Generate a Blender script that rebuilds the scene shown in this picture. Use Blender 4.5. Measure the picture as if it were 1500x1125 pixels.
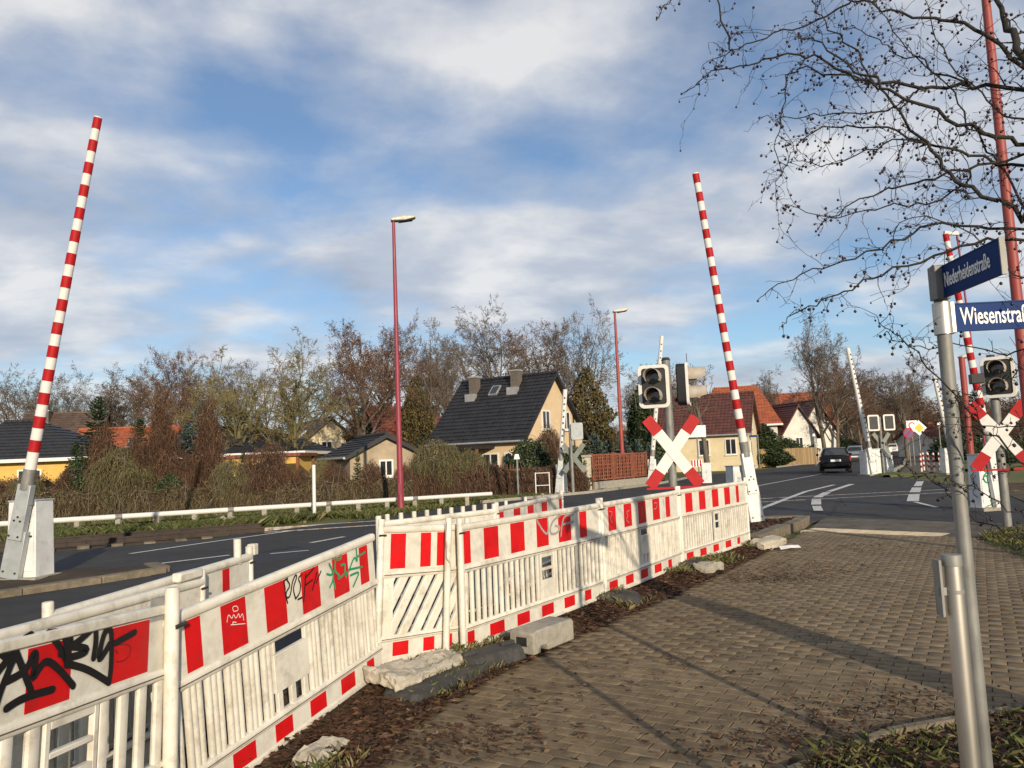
import bpy, bmesh, math, random
from mathutils import Vector, Matrix, Euler
import numpy as np

for _o in list(bpy.data.objects): bpy.data.objects.remove(_o)
SC = bpy.context.scene
COL = SC.collection
R = math.radians

# ------------------------------------------------------------------ camera
CAM_H, F_PX, PITCH, ROLL = 1.6, 1127.0, R(5.5), R(2.3)
_fw = Vector((0, math.cos(PITCH), math.sin(PITCH)))
_u0 = Vector((0, -math.sin(PITCH), math.cos(PITCH)))
_r0 = Vector((1, 0, 0))
_rt = _r0*math.cos(ROLL) - _u0*math.sin(ROLL)
_up = _r0*math.sin(ROLL) + _u0*math.cos(ROLL)
cd = bpy.data.cameras.new('camera'); cam = bpy.data.objects.new('camera', cd); COL.objects.link(cam)
m = Matrix((( _rt.x, _up.x, -_fw.x, 0), (_rt.y, _up.y, -_fw.y, 0), (_rt.z, _up.z, -_fw.z, CAM_H), (0, 0, 0, 1)))
cam.matrix_world = m
cd.sensor_fit = 'HORIZONTAL'; cd.sensor_width = 36.0; cd.lens = 36.0*F_PX/1500.0
cd.clip_start = 0.05; cd.clip_end = 6000
SC.camera = cam

def ray(x, y): return _rt*((x-750)/F_PX) - _up*((y-562.5)/F_PX) + _fw
def G(x, y, z=0.0):
    v = ray(x, y); t = (z-CAM_H)/v.z
    return Vector((v.x*t, v.y*t, z))
def D(x, y, d):
    v = ray(x, y); t = d/v.y
    return Vector((v.x*t, d, CAM_H+v.z*t))
def base_at(x, d, z=0.0):
    """ground point at distance d seen in image column x (at the horizon row)"""
    p = D(x, 670-(x-750)*0.04, d); return Vector((p.x, p.y, z))

# ------------------------------------------------------------------ light
SUN_EL, SUN_AZ = R(16.0), math.atan2(0.30, -0.954)      # azimuth measured from +Y towards +X
sun_dir = Vector((math.sin(SUN_AZ)*math.cos(SUN_EL), math.cos(SUN_AZ)*math.cos(SUN_EL), math.sin(SUN_EL)))
sd = bpy.data.lights.new('sun', 'SUN'); sd.energy = 5.0; sd.angle = R(0.55); sd.color = (1.0, 0.84, 0.63)
so = bpy.data.objects.new('sun', sd); COL.objects.link(so)
so.rotation_euler = sun_dir.to_track_quat('Z', 'Y').to_euler(); so.location = (10, -30, 20)

W = bpy.data.worlds.new('World'); SC.world = W; W.use_nodes = True
nt = W.node_tree; nt.nodes.clear()
def N(tree, typ, **kw):
    n = tree.nodes.new(typ)
    for k, v in kw.items():
        if k.startswith('i_'):
            n.inputs[k[2:].replace('_', ' ')].default_value = v
        else: setattr(n, k, v)
    return n
def math_n(tree, op, a, b=None):
    n = tree.nodes.new('ShaderNodeMath'); n.operation = op
    for i, v in enumerate((a, b)):
        if v is None: continue
        if isinstance(v, (int, float)): n.inputs[i].default_value = v
        else: tree.links.new(v, n.inputs[i])
    return n.outputs[0]
def ramp(tree, fac, stops, interp='LINEAR'):
    n = tree.nodes.new('ShaderNodeValToRGB'); cr = n.color_ramp; cr.interpolation = interp
    while len(cr.elements) < len(stops): cr.elements.new(0.5)
    for e, (p, c) in zip(cr.elements, stops):
        e.position = p; e.color = (c[0], c[1], c[2], 1) if isinstance(c, tuple) else (c, c, c, 1)
    tree.links.new(fac, n.inputs[0]); return n
sky = N(nt, 'ShaderNodeTexSky', sky_type='NISHITA', sun_disc=False)
sky.sun_elevation = SUN_EL; sky.sun_rotation = SUN_AZ; sky.air_density = 1.0; sky.dust_density = 0.3; sky.ozone_density = 3.5
tc = N(nt, 'ShaderNodeTexCoord'); sep = N(nt, 'ShaderNodeSeparateXYZ'); nt.links.new(tc.outputs['Generated'], sep.inputs[0])
zz = math_n(nt, 'ADD', math_n(nt, 'MAXIMUM', sep.outputs[2], 0.0), 0.22)
cx = math_n(nt, 'DIVIDE', sep.outputs[0], zz); cy = math_n(nt, 'DIVIDE', sep.outputs[1], zz)
cmb = N(nt, 'ShaderNodeCombineXYZ'); nt.links.new(cx, cmb.inputs[0]); nt.links.new(cy, cmb.inputs[1])
mp = N(nt, 'ShaderNodeMapping'); mp.inputs['Rotation'].default_value = (0, 0, R(-20)); mp.inputs['Scale'].default_value = (0.85, 1.0, 1); mp.inputs['Location'].default_value = (4.1, 2.35, 0)
nt.links.new(cmb.outputs[0], mp.inputs[0])
n1 = N(nt, 'ShaderNodeTexNoise', i_Scale=1.5, i_Detail=9.0, i_Roughness=0.56, i_Distortion=0.15); nt.links.new(mp.outputs[0], n1.inputs['Vector'])
n2 = N(nt, 'ShaderNodeTexNoise', i_Scale=3.0, i_Detail=9.0, i_Roughness=0.53, i_Distortion=0.15); nt.links.new(mp.outputs[0], n2.inputs['Vector'])
cov = ramp(nt, n1.outputs['Fac'], [(0.35, 0.10), (0.45, 0.5), (0.535, 0.90)])
shade = ramp(nt, n2.outputs['Fac'], [(0.30, (2.9, 3.3, 4.0)), (0.48, (4.0, 4.3, 4.9)), (0.66, (6.3, 6.25, 6.2))])
mix = N(nt, 'ShaderNodeMix', data_type='RGBA')
hz = N(nt, 'ShaderNodeMapRange'); hz.inputs[1].default_value = 0.0; hz.inputs[2].default_value = 0.16; hz.inputs[3].default_value = 0.85; hz.inputs[4].default_value = 0.0; nt.links.new(sep.outputs[2], hz.inputs[0])
nt.links.new(math_n(nt, 'MAXIMUM', cov.outputs[0], hz.outputs[0]), mix.inputs[0]); nt.links.new(sky.outputs[0], mix.inputs[6]); nt.links.new(shade.outputs[0], mix.inputs[7])
bg = N(nt, 'ShaderNodeBackground'); bg.inputs[1].default_value = 0.135
wo = N(nt, 'ShaderNodeOutputWorld')
nt.links.new(mix.outputs[2], bg.inputs[0]); nt.links.new(bg.outputs[0], wo.inputs[0])

SC.view_settings.view_transform = 'Standard'; SC.view_settings.look = 'None'
SC.view_settings.gamma = 1.0; SC.view_settings.use_curve_mapping = False; SC.view_settings.exposure = 0.0
SC.render.engine = 'CYCLES'
SC.cycles.max_bounces = 6; SC.cycles.diffuse_bounces = 2; SC.cycles.glossy_bounces = 2; SC.cycles.transparent_max_bounces = 6

# ------------------------------------------------------------------ helpers
rnd = random.Random(7)
_TM = {}
class MB:
    def __init__(s): s.v = []; s.f = []; s.mi = []
    def add(s, vs, fs, mi=0):
        o = len(s.v); s.v += [tuple(v) for v in vs]; s.f += [tuple(i+o for i in f) for f in fs]; s.mi += [mi]*len(fs); return s
    def box(s, x0, x1, y0, y1, z0, z1, M=None, mi=0):
        vs = [Vector(p) for p in ((x0,y0,z0),(x1,y0,z0),(x1,y1,z0),(x0,y1,z0),(x0,y0,z1),(x1,y0,z1),(x1,y1,z1),(x0,y1,z1))]
        if M is not None: vs = [M @ v for v in vs]
        return s.add(vs, [(3,2,1,0),(4,5,6,7),(0,1,5,4),(1,2,6,5),(2,3,7,6),(3,0,4,7)], mi)
    def hexa(s, pts, mi=0):      # 8 points, bottom 4 then top 4
        return s.add(pts, [(3,2,1,0),(4,5,6,7),(0,1,5,4),(1,2,6,5),(2,3,7,6),(3,0,4,7)], mi)
    def tube(s, pts, rad, n=8, cap=True, mi=0):
        pts = [Vector(p) for p in pts]
        if not hasattr(rad, '__len__'): rad = [rad]*len(pts)
        vs = []; prev = None
        for i, p in enumerate(pts):
            t = (pts[min(i+1, len(pts)-1)] - pts[max(i-1, 0)])
            if t.length < 1e-9: t = Vector((0, 0, 1))
            t.normalize()
            if prev is None:
                a = t.orthogonal().normalized()
            else:
                a = (prev - t*prev.dot(t))
                a = a.normalized() if a.length > 1e-6 else t.orthogonal().normalized()
            prev = a; b = t.cross(a)
            for k in range(n):
                an = 2*math.pi*k/n; vs.append(p + (a*math.cos(an)+b*math.sin(an))*rad[i])
        fs = []
        for i in range(len(pts)-1):
            for k in range(n):
                k2 = (k+1) % n; fs.append((i*n+k, i*n+k2, (i+1)*n+k2, (i+1)*n+k))
        if cap:
            fs.append(tuple(range(n-1, -1, -1))); e = (len(pts)-1)*n; fs.append(tuple(range(e, e+n)))
        return s.add(vs, fs, mi)
    def prism(s, poly, z0, z1, M=None, mi=0):      # poly list of (x,y) ccw
        n = len(poly)
        vs = [Vector((x, y, z0)) for x, y in poly] + [Vector((x, y, z1)) for x, y in poly]
        if M is not None: vs = [M @ v for v in vs]
        fs = [tuple(range(n-1, -1, -1)), tuple(range(n, 2*n))] + [(i, (i+1) % n, n+(i+1) % n, n+i) for i in range(n)]
        return s.add(vs, fs, mi)
    def slab_y(s, poly, y0, y1, mi=0):      # polygon in xz extruded along y
        n = len(poly)
        vs = [Vector((x, y0, z)) for x, z in poly] + [Vector((x, y1, z)) for x, z in poly]
        fs = [tuple(range(n)), tuple(range(2*n-1, n-1, -1))] + [((i+1) % n, i, n+i, n+(i+1) % n) for i in range(n)]
        return s.add(vs, fs, mi)
    def mesh(s, name, mats, smooth=None):
        me = bpy.data.meshes.new(name); me.from_pydata(s.v, [], s.f)
        for mt in (mats if isinstance(mats, (list, tuple)) else [mats]): me.materials.append(mt)
        if any(s.mi): me.polygons.foreach_set('material_index', s.mi)
        if smooth is not None:
            me.polygons.foreach_set('use_smooth', [True]*len(me.polygons))
            if smooth < 180: me.set_sharp_from_angle(angle=R(smooth))
        me.update(); return me
    def build(s, name, mats, parent=None, smooth=None, bevel=0, world=False, seg=2):
        if world and parent is not None:
            Mi = _TM[parent.name].inverted(); s.v = [tuple(Mi @ Vector(v)) for v in s.v]
        o = link(name, s.mesh(name, mats, smooth), parent)
        if bevel:
            b = o.modifiers.new('bevel', 'BEVEL'); b.width = bevel; b.segments = seg; b.limit_method = 'ANGLE'; b.angle_limit = R(40)
        return o
def link(name, data, parent=None):
    o = bpy.data.objects.new(name, data); COL.objects.link(o)
    if parent is not None:
        o.parent = parent; _TM[o.name] = _TM[parent.name] if parent.name in _TM else Matrix()
    return o
def tag(o, label=None, cat=None, group=None, kind=None):
    if label: o['label'] = label
    if cat: o['category'] = cat
    if group: o['group'] = group
    if kind: o['kind'] = kind
    return o
def thing(name, label, cat, loc=(0, 0, 0), rz=0.0, group=None, rx=0.0, ry=0.0):
    o = bpy.data.objects.new(name, None); COL.objects.link(o); o.empty_display_size = 0.2
    o.location = loc; o.rotation_euler = (rx, ry, rz)
    _TM[o.name] = Matrix.Translation(Vector(loc)) @ Euler((rx, ry, rz)).to_matrix().to_4x4()
    return tag(o, label, cat, group)
def copy_tree(root, parent=None):
    c = root.copy(); COL.objects.link(c); c.parent = parent
    for ch in list(root.children): copy_tree(ch, c)
    return c
def face_rz(dx, dy):      # rotation so that local +x points along (dx,dy)
    return math.atan2(dy, dx)

# ------------------------------------------------------------------ materials
MATS = {}
def pmat(name, col, col2=None, scale=6.0, rough=0.6, metal=0.0, bump=0.0, bscale=None, dirt=None, dirt_amt=0.5, dscale=3.0, detail=6.0, vary=0.0, stretch=(1, 1, 1), spec=0.5, lo=0.35, hi=0.65, trans=0.0):
    """noise mixed two-tone material with optional dirt, fine bump and per object variation"""
    mt = bpy.data.materials.new(name); mt.use_nodes = True; t = mt.node_tree; b = t.nodes['Principled BSDF']
    c = N(t, 'ShaderNodeTexCoord'); mp = N(t, 'ShaderNodeMapping'); mp.inputs['Scale'].default_value = stretch
    t.links.new(c.outputs['Object'], mp.inputs[0])
    if vary:
        oi = N(t, 'ShaderNodeObjectInfo'); cm = N(t, 'ShaderNodeVectorMath', operation='ADD')
        sc = N(t, 'ShaderNodeVectorMath', operation='SCALE'); sc.inputs['Scale'].default_value = 13.0
        t.links.new(oi.outputs['Location'], sc.inputs[0]); t.links.new(mp.outputs[0], cm.inputs[0]); t.links.new(sc.outputs[0], cm.inputs[1]); vec = cm.outputs[0]
    else: vec = mp.outputs[0]
    no = N(t, 'ShaderNodeTexNoise', i_Scale=scale, i_Detail=detail, i_Roughness=0.6); t.links.new(vec, no.inputs['Vector'])
    col2 = col2 or tuple(x*0.75 for x in col)
    rp = ramp(t, no.outputs['Fac'], [(lo, col2), (hi, col)]); out = rp.outputs[0]
    if dirt:
        nd = N(t, 'ShaderNodeTexNoise', i_Scale=dscale, i_Detail=8.0, i_Roughness=0.7); t.links.new(vec, nd.inputs['Vector'])
        rd = ramp(t, nd.outputs['Fac'], [(0.52, 0.0), (0.72, dirt_amt)])
        mx = N(t, 'ShaderNodeMix', data_type='RGBA'); t.links.new(rd.outputs[0], mx.inputs[0]); t.links.new(out, mx.inputs[6]); mx.inputs[7].default_value = (*dirt, 1); out = mx.outputs[2]
    if vary:
        rv = math_n(t, 'ADD', math_n(t, 'MULTIPLY', oi.outputs['Random'], 2*vary), 1-vary)
        hs = N(t, 'ShaderNodeHueSaturation'); t.links.new(rv, hs.inputs['Value']); t.links.new(out, hs.inputs['Color']); out = hs.outputs[0]
    t.links.new(out, b.inputs['Base Color']); b.inputs['Roughness'].default_value = rough; b.inputs['Metallic'].default_value = metal
    b.inputs['Specular IOR Level'].default_value = spec
    if bump:
        nb = N(t, 'ShaderNodeTexNoise', i_Scale=bscale or scale*4, i_Detail=6.0, i_Roughness=0.65); t.links.new(vec, nb.inputs['Vector'])
        bp = N(t, 'ShaderNodeBump'); bp.inputs['Strength'].default_value = bump; bp.inputs['Distance'].default_value = 0.02
        t.links.new(nb.outputs['Fac'], bp.inputs['Height']); t.links.new(bp.outputs[0], b.inputs['Normal'])
    MATS[name] = mt; return mt
def attr_leaf(name, stops, rough=0.7):
    """foliage: colour picked per face from a 'tint' attribute"""
    mt = bpy.data.materials.new(name); mt.use_nodes = True; t = mt.node_tree; b = t.nodes['Principled BSDF']
    a = N(t, 'ShaderNodeAttribute', attribute_name='tint'); rp = ramp(t, a.outputs['Fac'], stops)
    t.links.new(rp.outputs[0], b.inputs['Base Color']); b.inputs['Roughness'].default_value = rough; b.inputs['Specular IOR Level'].default_value = 0.25
    MATS[name] = mt; return mt
M = MATS
pmat('white_plastic', (0.68, 0.665, 0.62), (0.58, 0.56, 0.50), scale=4, rough=0.42, bump=0.05, bscale=40, dirt=(0.26, 0.22, 0.165), dirt_amt=0.7, dscale=6, vary=0.05)
pmat('white_sheet', (0.68, 0.67, 0.63), (0.58, 0.565, 0.51), scale=5, rough=0.45, dirt=(0.35, 0.32, 0.27), dirt_amt=0.5, dscale=5, vary=0.04)
pmat('red_sheet', (0.58, 0.006, 0.008), (0.48, 0.005, 0.008), scale=5, rough=0.5, spec=.3, dirt=(0.22, 0.03, 0.025), dirt_amt=0.35, dscale=9, vary=0.05)
pmat('seam_dirt', (0.10, 0.085, 0.06), rough=0.9)
pmat('paint_black', (0.006, 0.006, 0.007), (0.004, 0.004, 0.005), rough=0.45)
pmat('paint_green', (0.015, 0.30, 0.13), (0.012, 0.22, 0.10), rough=0.5)
pmat('paint_silver', (0.36, 0.36, 0.36), (0.25, 0.25, 0.25), scale=30, rough=0.5)
pmat('paint_red_pen', (0.22, 0.004, 0.006), rough=0.5)
pmat('white_metal', (0.72, 0.73, 0.72), (0.60, 0.61, 0.60), scale=3, rough=0.45, bump=0.04, dirt=(0.30, 0.30, 0.27), dirt_amt=0.5, dscale=4, vary=0.05)
pmat('grey_plate', (0.46, 0.49, 0.49), (0.36, 0.39, 0.40), scale=5, rough=0.45, metal=0.3, bump=0.05, dirt=(0.2, 0.2, 0.19), dirt_amt=0.45, dscale=6)
pmat('galvanised', (0.27, 0.27, 0.25), (0.16, 0.16, 0.15), scale=12, rough=0.6, metal=0.3, bump=0.03, dirt=(0.16, 0.15, 0.13), dirt_amt=0.5, dscale=5, stretch=(1, 1, 0.35))
pmat('aluminium', (0.60, 0.57, 0.52), (0.46, 0.44, 0.40), scale=9, rough=0.42, metal=0.85, dirt=(0.25, 0.22, 0.18), dirt_amt=0.35, dscale=6, stretch=(1, 1, 0.25))
pmat('dark_metal', (0.035, 0.036, 0.036), (0.022, 0.022, 0.022), rough=0.5, metal=0.2)
pmat('black_plastic', (0.012, 0.012, 0.013), (0.008, 0.008, 0.009), rough=0.4)
pmat('bolt_metal', (0.07, 0.065, 0.06), (0.04, 0.035, 0.03), rough=0.5, metal=0.6)
pmat('lamp_red', (0.27, 0.030, 0.055), (0.21, 0.026, 0.045), scale=4, rough=0.5, dirt=(0.40, 0.22, 0.2), dirt_amt=0.25, dscale=6, stretch=(1, 1, 0.3))
pmat('lamp_brown', (0.30, 0.050, 0.040), (0.24, 0.042, 0.034), scale=4, rough=0.55, dirt=(0.35, 0.2, 0.15), dirt_amt=0.25, dscale=6, stretch=(1, 1, 0.3))
pmat('lamp_head', (0.60, 0.56, 0.46), (0.42, 0.38, 0.30), scale=9, rough=0.5)
pmat('sign_blue', (0.008, 0.035, 0.15), (0.006, 0.028, 0.12), scale=4, rough=0.6, spec=.15)
pmat('sign_white', (0.80, 0.80, 0.78), (0.72, 0.72, 0.70), rough=0.4)
pmat('sign_yellow', (0.85, 0.46, 0.01), (0.75, 0.40, 0.01), rough=0.4)
pmat('sign_dull_blue', (0.03, 0.035, 0.20), rough=0.4)
pmat('concrete', (0.34, 0.32, 0.27), (0.25, 0.23, 0.19), scale=14, rough=0.9, bump=0.35, bscale=60, dirt=(0.13, 0.13, 0.08), dirt_amt=0.6, dscale=5, vary=0.08)
pmat('pale_concrete', (0.50, 0.46, 0.37), (0.38, 0.35, 0.28), scale=9, rough=0.9, bump=0.7, bscale=26, dirt=(0.20, 0.17, 0.12), dirt_amt=0.7, dscale=6)
pmat('rubber', (0.045, 0.045, 0.043), (0.028, 0.028, 0.027), scale=8, rough=0.75, bump=0.3, bscale=40, dirt=(0.12, 0.11, 0.09), dirt_amt=0.4, dscale=8)
pmat('glass_dark', (0.03, 0.035, 0.04), (0.02, 0.022, 0.025), rough=0.08, spec=0.8)
# ================================================================== ground and setting
nrng = np.random.default_rng(11)
def np_mesh(name, V, Fs, mat, tint=None, parent=None, smooth=False):
    """V (n,3), Fs (m,3|4) arrays -> object, tint per face"""
    me = bpy.data.meshes.new(name); k = Fs.shape[1]
    me.vertices.add(len(V)); me.vertices.foreach_set('co', np.asarray(V, np.float32).ravel())
    me.loops.add(Fs.size); me.loops.foreach_set('vertex_index', Fs.astype(np.int32).ravel())
    me.polygons.add(len(Fs)); me.polygons.foreach_set('loop_start', np.arange(0, Fs.size, k, dtype=np.int32))
    if smooth: me.polygons.foreach_set('use_smooth', np.ones(len(Fs), bool))
    me.update(calc_edges=True); me.materials.append(mat)
    if tint is not None:
        a = me.attributes.new('tint', 'FLOAT', 'FACE'); a.data.foreach_set('value', np.asarray(tint, np.float32))
    return link(name, me, parent)
def inside(poly, x, y):
    c = False; n = len(poly); j = n-1
    for i in range(n):
        xi, yi = poly[i][0], poly[i][1]; xj, yj = poly[j][0], poly[j][1]
        if (yi > y) != (yj > y) and x < (xj-xi)*(y-yi)/(yj-yi)+xi: c = not c
        j = i
    return c
def sheet(name, poly, z, mat, skirt=0.05, kind='structure', parent=None):
    """flat sheet with a skirt going down, so it has thickness"""
    bm = bmesh.new(); vs = [bm.verts.new((p[0], p[1], z)) for p in poly]; f = bm.faces.new(vs)
    if f.normal.z < 0: f.normal_flip()
    bm.normal_update()
    r = bmesh.ops.extrude_face_region(bm, geom=[f])
    for v in [e for e in r['geom'] if isinstance(e, bmesh.types.BMVert)]: v.co.z = z
    for v in vs: v.co.z = z-skirt
    bmesh.ops.triangulate(bm, faces=bm.faces[:]); bmesh.ops.recalc_face_normals(bm, faces=bm.faces[:])
    me = bpy.data.meshes.new(name); bm.to_mesh(me); bm.free(); me.materials.append(mat)
    o = link(name, me, parent)
    if kind: o['kind'] = kind
    return o
def resample(pl, n):
    pl = [Vector((p[0], p[1])) for p in pl]; d = [0]
    for a, b in zip(pl, pl[1:]): d.append(d[-1]+(b-a).length)
    out = []
    for i in range(n):
        t = d[-1]*i/(n-1); k = 0
        while k < len(pl)-2 and d[k+1] < t: k += 1
        u = (t-d[k])/max(1e-9, d[k+1]-d[k]); out.append(pl[k].lerp(pl[k+1], u))
    return out
from mathutils import noise as mnoise
def vz(x, y, s=1.6, a=0.04): return a*mnoise.noise(Vector((x*s, y*s, 3.7)))+a*0.5*mnoise.noise(Vector((x*s*3, y*s*3, 9.1)))
def dip(y): return .17*math.exp(-((y-3.6)/1.2)**2)
def verge_mesh(name, left, right, nu, nv, h, mat, amp=0.03, edge=0.0, kind='structure', dipped=False):
    L = resample(left, nu); Rr = resample(right, nu); V = []; 
    for i in range(nu):
        for j in range(nv):
            t = j/(nv-1); p = L[i].lerp(Rr[i], t); prof = min(1, 5*t*(1-t)*1.2)
            V.append((p.x, p.y, edge+h*prof-(dip(p.y)*min(1, 2.5*(1-t)) if dipped else 0)+(vz(p.x, p.y, a=amp) if 0 < j < nv-1 else -0.05)))
    Fq = [(i*nv+j, i*nv+j+1, (i+1)*nv+j+1, (i+1)*nv+j) for i in range(nu-1) for j in range(nv-1)]
    V = np.array(V); Fq = np.array(Fq)
    a, b, c = V[Fq[0][0]], V[Fq[0][1]], V[Fq[0][2]]
    if np.cross(b-a, c-b)[2] < 0: Fq = Fq[:, ::-1]
    o = np_mesh(name, V, Fq, mat, smooth=True); tag(o, kind=kind); return o

def ground_mat(name, cols, scales=(0.6, 5.0, 40.0), rough=0.95, bump=0.5):
    mt = bpy.data.materials.new(name); mt.use_nodes = True; t = mt.node_tree; b = t.nodes['Principled BSDF']
    c = N(t, 'ShaderNodeTexCoord')
    ns = []
    for s in scales:
        n = N(t, 'ShaderNodeTexNoise', i_Scale=s, i_Detail=7.0, i_Roughness=0.62); t.links.new(c.outputs['Object'], n.inputs['Vector']); ns.append(n.outputs['Fac'])
    f = math_n(t, 'ADD', math_n(t, 'MULTIPLY', ns[0], 0.45), math_n(t, 'ADD', math_n(t, 'MULTIPLY', ns[1], 0.33), math_n(t, 'MULTIPLY', ns[2], 0.22)))
    rp = ramp(t, f, [(0.36+0.28*i/(len(cols)-1), cc) for i, cc in enumerate(cols)])
    t.links.new(rp.outputs[0], b.inputs['Base Color']); b.inputs['Roughness'].default_value = rough; b.inputs['Specular IOR Level'].default_value = 0.3
    bp = N(t, 'ShaderNodeBump'); bp.inputs['Strength'].default_value = bump; bp.inputs['Distance'].default_value = 0.03
    t.links.new(ns[2], bp.inputs['Height']); t.links.new(bp.outputs[0], b.inputs['Normal'])
    MATS[name] = mt; return mt
ground_mat('asphalt', [(0.032, 0.033, 0.036), (0.046, 0.047, 0.050), (0.064, 0.064, 0.065)], (0.35, 3.0, 120.0), rough=0.92, bump=0.3)
ground_mat('asphalt_dark', [(0.022, 0.023, 0.026), (0.032, 0.033, 0.036), (0.042, 0.043, 0.045)], (0.5, 4.0, 120.0), rough=0.75, bump=0.2)
ground_mat('asphalt_path', [(0.085, 0.078, 0.066), (0.12, 0.11, 0.092), (0.15, 0.135, 0.115)], (0.5, 4.0, 120.0), rough=0.85, bump=0.25)
ground_mat('winter_grass', [(0.050, 0.052, 0.020), (0.085, 0.095, 0.028), (0.13, 0.13, 0.045), (0.16, 0.13, 0.07)], (0.25, 3.0, 30.0))
ground_mat('dark_soil', [(0.030, 0.022, 0.015), (0.055, 0.040, 0.027), (0.085, 0.062, 0.040)], (0.9, 6.0, 50.0), bump=0.8)
ground_mat('verge_soil', [(0.045, 0.032, 0.021), (0.085, 0.065, 0.040), (0.13, 0.10, 0.065), (0.10, 0.10, 0.04)], (0.9, 5.0, 45.0), bump=0.8)
ground_mat('ballast', [(0.04, 0.036, 0.020), (0.075, 0.062, 0.036), (0.13, 0.10, 0.07)], (0.8, 12.0, 40.0), bump=1.0)
ground_mat('joint_sand', [(0.045, 0.036, 0.025), (0.07, 0.055, 0.038), (0.10, 0.08, 0.055)], (0.8, 9.0, 60.0), bump=0.5)
pmat('paver', (0.235, 0.184, 0.116), (0.165, 0.128, 0.081), scale=5, rough=0.9, bump=0.12, bscale=90, dirt=(0.07, 0.055, 0.038), dirt_amt=0.6, dscale=2.2, vary=0.16)
def stain(mt, scales=(.55, 2.4), dark=.55, lo=.42, hi=.62, tone=(0.9, 0.8, 0.65)):
    """large dirty patches laid over a material in world space"""
    t = mt.node_tree; b = t.nodes['Principled BSDF']; src = b.inputs['Base Color'].links[0].from_socket
    g = N(t, 'ShaderNodeNewGeometry'); f = None
    for s in scales:
        n = N(t, 'ShaderNodeTexNoise', i_Scale=s, i_Detail=9.0, i_Roughness=0.68); t.links.new(g.outputs['Position'], n.inputs['Vector'])
        f = n.outputs['Fac'] if f is None else math_n(t, 'MULTIPLY', math_n(t, 'ADD', f, n.outputs['Fac']), .5)
    rp = ramp(t, f, [(lo, tuple(dark*c for c in tone)), (hi, (1.08, 1.06, 1.0))])
    mx = N(t, 'ShaderNodeMix', data_type='RGBA', blend_type='MULTIPLY'); mx.inputs[0].default_value = 1.0
    t.links.new(src, mx.inputs[6]); t.links.new(rp.outputs[0], mx.inputs[7]); t.links.new(mx.outputs[2], b.inputs['Base Color'])
stain(M['paver'], (.5, 2.2, 9.0), .62); stain(M['asphalt'], (.22, 1.6), .68, tone=(.95, .95, 1)); stain(M['asphalt_path'], (.5, 2.0), .7)
pmat('old_kerb', (0.20, 0.165, 0.115), (0.12, 0.10, 0.07), scale=10, rough=.95, bump=.4, dirt=(0.07, 0.055, 0.035), dirt_amt=.8, dscale=3, vary=.15)
pmat('road_paint', (0.66, 0.65, 0.62), (0.42, 0.41, 0.39), scale=18, rough=0.7, dirt=(0.07, 0.07, 0.07), dirt_amt=0.9, dscale=9)
pmat('rail_steel', (0.038, 0.024, 0.017), (0.020, 0.014, 0.011), scale=6, rough=0.6, metal=0.4)
pmat('sleeper_mat', (0.20, 0.165, 0.115), (0.10, 0.08, 0.055), scale=6, rough=0.9, bump=0.4, vary=0.15)

# terrain to the horizon
sheet('terrain', [(-1800, -900), (1800, -900), (1800, 2600), (-1800, 2600)], -0.08, M['winter_grass'], 0.5)
# road: crossing and the street leading away
road_poly = [(-26, -14), (-2.6, -14), (-2.55, 1.0), (-2.45, 4.0), (-1.9, 6.4), (-0.9, 8.0), (1.2, 10.8), (3.0, 13.4), (5.0, 16.6), (6.7, 16.9),
             (10.0, 13.8), (11.2, 16.5), (14.6, 23.5), (17.5, 34.5), (18.9, 38.5), (20.0, 41.8), (27, 54), (52, 102.5), (103, 201), (205, 399), (196, 402), (95, 205), (46, 110), (30, 75), (21, 62),
             (12, 50), (7.3, 39), (2.9, 32.3), (-1.26, 28.4), (-4.15, 22.8), (-6.4, 19.9), (-7.3, 18.3), (-10.9, 16.1), (-15.3, 13.9), (-26, 8.4)]
sheet('road', road_poly, 0.0, M['asphalt'], 0.12)
# asphalt footpath beyond the crossing on the right, and the strip between band and road
sheet('footpath', [(5.35, 14.55), (7.3, 12.75), (10.0, 13.8), (6.9, 17.4), (6.55, 16.85)], 0.008, M['asphalt_path'], 0.06)
sheet('cycle_path', [(20.2, 40.8), (22.2, 40.8), (34, 62), (60, 112), (58, 112.5), (32, 63)], 0.006, M['asphalt_path'], 0.06)
# darker tarred band on the crossing
sheet('crossing_panel', [(-6.0, 20.2), (7.3, 22.6), (14.4, 23.9), (15.0, 25.9), (7.3, 25.3), (-4.5, 22.3)], 0.005, M['asphalt_dark'], 0.02)
sheet('repair_strip', [(-5.4, 14.2), (1.0, 21.2), (4.5, 21.7), (3.0, 20.4), (-4.6, 13.2)], 0.004, M['asphalt_dark'], 0.02)

for nm, pl in (('asphalt_patch', [(210, 838), (330, 818), (372, 822), (300, 842), (236, 850)]), ('asphalt_patch', [(420, 800), (520, 785), (560, 790), (470, 806)]), ('asphalt_patch', [(1120, 752), (1185, 742), (1192, 752), (1140, 762)]), ('asphalt_patch', [(1225, 727), (1310, 722), (1325, 738), (1240, 742)]), ('asphalt_patch', [(1000, 705), (1100, 697), (1112, 702), (1020, 712)])):
    sheet(nm, [tuple(G(x+rnd.uniform(-2, 2), y).xy) for x, y in pl], 0.0065, M['asphalt_dark'], 0.02)
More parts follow.
